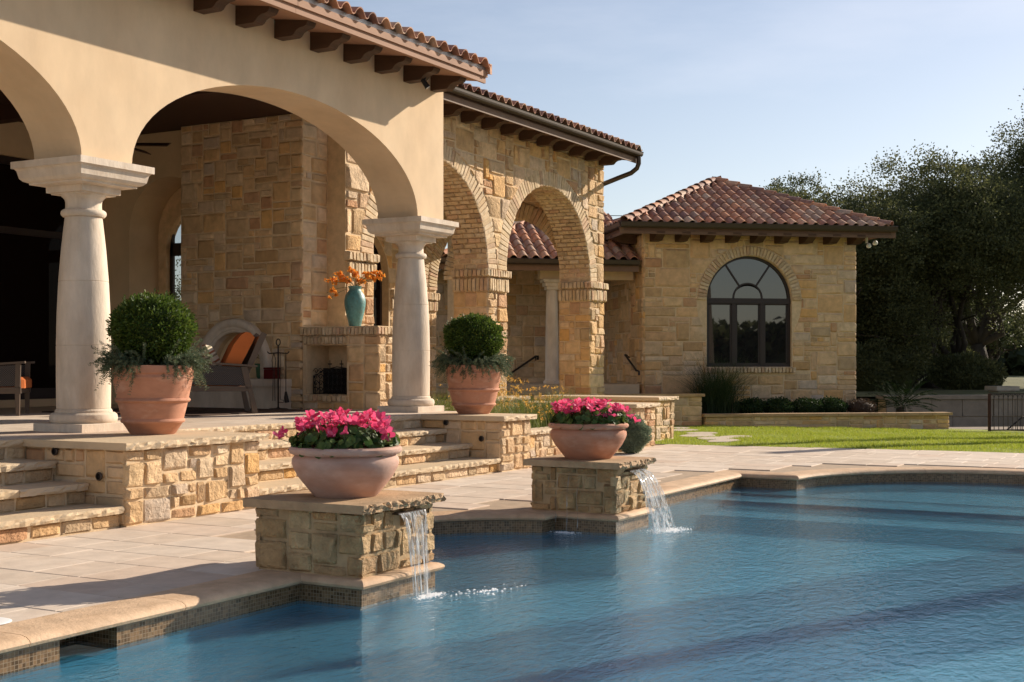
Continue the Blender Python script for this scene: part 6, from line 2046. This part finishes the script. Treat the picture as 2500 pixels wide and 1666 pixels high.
# ------------------------------------------------------------------ trees
def limb_path(a, b, sag, n_=6, wob=.12):
    pts = []
    for i in range(n_ + 1):
        s = i / n_
        p = a.lerp(b, s) + Z * (sag * math.sin(PI * s))
        if 0 < i < n_: p += Vector((random.gauss(0, wob), random.gauss(0, wob), random.gauss(0, wob)))
        pts.append(p)
    return pts
def tree(label, base, height, rad, nclump, per, leaf, mat, crown_lo=.35, trunks=((0, 0, .35),), name='oak_tree', group=None, seed=0, flat=.75, lobes=9, fill=.25, leafw=.6):
    r = np.random.default_rng(seed)
    random.seed(seed)
    base = Vector(base)
    t = thing(name, label, 'tree', tuple(base), group)
    tm = MB()
    zc = base.z + height * (crown_lo + (1 - crown_lo) * .5)
    hz = height * (1 - crown_lo) * .5
    L = []
    for k in range(lobes):
        a = 2 * PI * k / lobes + r.uniform(-.3, .3)
        q = r.uniform(.35, .68)
        L.append((np.array([base.x + rad * q * math.cos(a), base.y + rad * q * math.sin(a), zc + hz * r.uniform(-.45, .4)]), rad * r.uniform(.36, .5), hz * r.uniform(.42, .62)))
    L.append((np.array([base.x, base.y, zc + hz * .3]), rad * .55, hz * .68))
    L.append((np.array([base.x + rad * .2, base.y - rad * .2, zc + hz * .1]), rad * .6, hz * .7))
    for (dx, dy, rr) in trunks:
        b0 = base + Vector((dx, dy, -.2))
        fork = base + Vector((dx * 1.3 + random.gauss(0, .2), dy * 1.3 + random.gauss(0, .2), height * crown_lo * .75))
        tm.tube(limb_path(b0, fork, 0, 4, .06), [rr * 1.35, rr, rr * .92, rr * .85, rr * .75], 10)
        for (c, lr, lz) in L[::max(1, len(trunks))]:
            tip = Vector(c) + Vector((random.gauss(0, .3), random.gauss(0, .3), random.gauss(0, .3)))
            pth = limb_path(fork, tip, .25, 6, .18)
            tm.tube(pth, [rr * .5 * (1 - .8 * i / 6) for i in range(7)], 7)
            for q in range(4):
                s = random.randint(2, 5)
                d = Vector((random.gauss(0, 1), random.gauss(0, 1), random.gauss(.2, .6))).normalized()
                tm.tube(limb_path(pth[s], pth[s] + d * lr * random.uniform(.6, 1.0), .08, 4, .1), [rr * .16 * (1 - .8 * i / 4) for i in range(5)], 5)
    tm.build('trunk', bark, t, smooth='all')
    cl = []
    per_l = nclump // len(L)
    for (c, lr, lz) in L:
        d = unit(r.normal(size=(per_l, 3)))
        q = r.uniform(fill, 1.06, (per_l, 1))
        cl.append(c + d * np.array([lr, lr, lz]) * q)
    cl = np.concatenate(cl)
    n_ = len(cl)
    C = np.repeat(cl, per, axis=0)
    sig = r.uniform(.10, .26, (n_, 1)) * (rad / 4) ** .5
    off = r.normal(size=(n_ * per, 3)) * np.repeat(sig, per, axis=0) * np.array([[1.15, 1.15, .7]])
    C = C + off
    D = unit(off + r.normal(0, .35, off.shape) + np.array([[0, 0, .1]]))
    V, F = leaf_quads(C, D, r.uniform(.7, 1.25, len(C)) * leaf, leaf * leafw)
    put('crown', npmesh('crown', V, F, mat), t)
    return t
oakg = 'live oaks beyond the lawn'
tree('massive dark live oak with several leaning trunks right behind the pavilion', tuple(from_cam(41, .318, .46)), 7.6, 4.6, 2600, 85, .09, oak_leaf, .12, ((0, 0, .36), (.8, -.3, .22), (-.5, .3, .18)), group=oakg, seed=3)
tree('tall live oak rising at the right edge of the picture, higher than its neighbour', tuple(from_cam(44, .435, .46)), 10.3, 5.2, 2600, 85, .09, oak_leaf, .16, ((0, 0, .42), (-.9, .2, .25)), group=oakg, seed=5)
tree('live oak close behind the right corner of the pavilion, crown touching its roof line', tuple(from_cam(39, .252, .46)), 6.4, 3.2, 1700, 80, .085, oak_leaf, .04, ((0, 0, .26),), group=oakg, seed=7, lobes=8)
tree('lighter sunlit oak whose top shows above the pavilion roof', tuple(from_cam(54, .213, .4)), 8.6, 3.0, 1000, 60, .10, far_leaf, .35, ((0, 0, .25),), group=oakg, seed=9, lobes=7)
tree('sunlit low tree glimpsed under the oak branches', tuple(from_cam(66, .362, .4)), 4.2, 3.0, 420, 36, .13, far_leaf, .2, ((0, 0, .2),), group=oakg, seed=11, lobes=6)
tree('oak in the second row filling the gap between the two big oaks', tuple(from_cam(58, .36, .4)), 9.4, 5.5, 800, 40, .14, oak_leaf, .25, ((0, 0, .4),), group=oakg, seed=13)
tree('small far oak to the left in the second row', tuple(from_cam(60, .285, .4)), 6.6, 4.4, 600, 40, .14, oak_leaf, .12, ((0, 0, .3),), group=oakg, seed=15)
tree('thin grey tree seen through the arched loggia window', tuple(from_cam(46, -.262, .2)), 5.2, 2.4, 260, 16, .09, far_leaf, .2, ((0, 0, .12), (.3, .2, .08)), name='thin_tree', seed=17, lobes=7)
for k, (dd, u, rr, hh) in enumerate(((37.5, .262, 1.1, .75), (38.5, .285, 1.3, .95), (39.5, .345, 1.2, .6), (43, .30, 1.5, 1.2), (46, .325, 1.4, .9))):
    shrub('shady undergrowth bush below the oaks, ' + ('nearest the pavilion corner', 'second from the pavilion corner', 'beside the pale pillar', 'behind the leaning trunks', 'farthest back under the canopy')[k], tuple(from_cam(dd, u, .44)), (rr, rr, hh), 5200, oak_leaf, .12, .06, name='understory_bush', group='undergrowth bushes below the oaks')
# off to the right, out of the picture: the trunks whose long shadows cross lawn, deck and pool
def bare_trunk(label, x, y, h, r0, lean=(0, 0)):
    t = thing('tree_trunk', label, 'tree', (x, y, -.2))
    MB().tube([(x + lean[0] * s, y + lean[1] * s, -.4 + (h + .4) * s) for s in np.linspace(0, 1, 7)], [r0 * (1.25 - .5 * s) for s in np.linspace(0, 1, 7)], 12).build('trunk', bark, t, smooth='all')
    return t
bare_trunk('tall bare trunk right of the picture whose shadow crosses the lawn', 34.0, -.9, 7.9, .26)
bare_trunk('second tall bare trunk right of the picture shading the deck by the wall ends', 38.5, -1.3, 9.6, .22)
bare_trunk('thick trunk right of the picture shading the pool', 19.5, -2.75, 6.9, .75)
# wooded hill behind the camera, mirrored in the pavilion window
hillr = np.random.default_rng(77)
nH = 9000
hx = hillr.uniform(-45, 45, nH); ht = 5.2 + 1.6 * np.sin(hx * .13 + .8) + 1.0 * np.sin(hx * .37)
hz = hillr.uniform(0, 1, nH) ** .7 * ht
C = np.stack([hx, -48 + hillr.normal(0, 1.6, nH) - hz * .4, hz - .4], 1)
wd_ = leaves('far_woods', C, hillr.normal(size=(nH, 3)), .9, .7, oak_leaf)
tag(wd_, 'dark line of far woods across the valley', 'woods', None, 'stuff')
hm = MB(); vs = []; fs = []
for i in range(41):
    x = -60 + 3 * i
    h = 4.4 + 1.4 * math.sin(x * .13 + .8) + .9 * math.sin(x * .37)
    vs += [(x, -46, -.5), (x, -50, max(.6, h)), (x, -62, -.5)]
for i in range(40):
    for k in range(2): fs.append((i * 3 + k, i * 3 + 3 + k, i * 3 + 4 + k, i * 3 + 1 + k))
tag(MB().add(vs, fs).build('far_hill', ground_mat, None, smooth='all'), kind='structure')

# far tree belt beyond the oaks, closing the horizon
fb = np.random.default_rng(31)
nF = 14000
uu = fb.uniform(.14, .62, nF); dd_ = fb.uniform(84, 104, nF)
hh = fb.uniform(0, 1, nF) ** .8 * (4.6 + 1.2 * np.sin(uu * 60) + .8 * np.sin(uu * 23))
C = np.stack([.8738 * dd_ + .4863 * uu * dd_, .4863 * dd_ - .8738 * uu * dd_, hh - .3], 1)
tag(leaves('far_woods', C, fb.normal(size=(nF, 3)), .9, .7, far_leaf), 'low hazy belt of far trees behind the live oaks', 'woods', None, 'stuff')

# overhead wires
for k, (za, zb) in enumerate(((10.2, 12.0), (9.75, 11.5), (9.5, 11.25))):
    a = from_cam(78, .02, za + .0); b = from_cam(86, .33, zb)
    pts = [a.lerp(b, s) - Z * (.5 * math.sin(PI * s)) for s in np.linspace(0, 1, 20)]
    t = thing('overhead_wire', ('topmost of the three thin dark wires crossing the sky behind the pavilion roof', 'middle of the three thin dark wires crossing the sky behind the pavilion roof', 'lowest of the three thin dark wires crossing the sky behind the pavilion roof')[k], 'wire', tuple(a), 'overhead wires')
    MB().tube(pts, .022, 5).build('cable', black_metal, t)
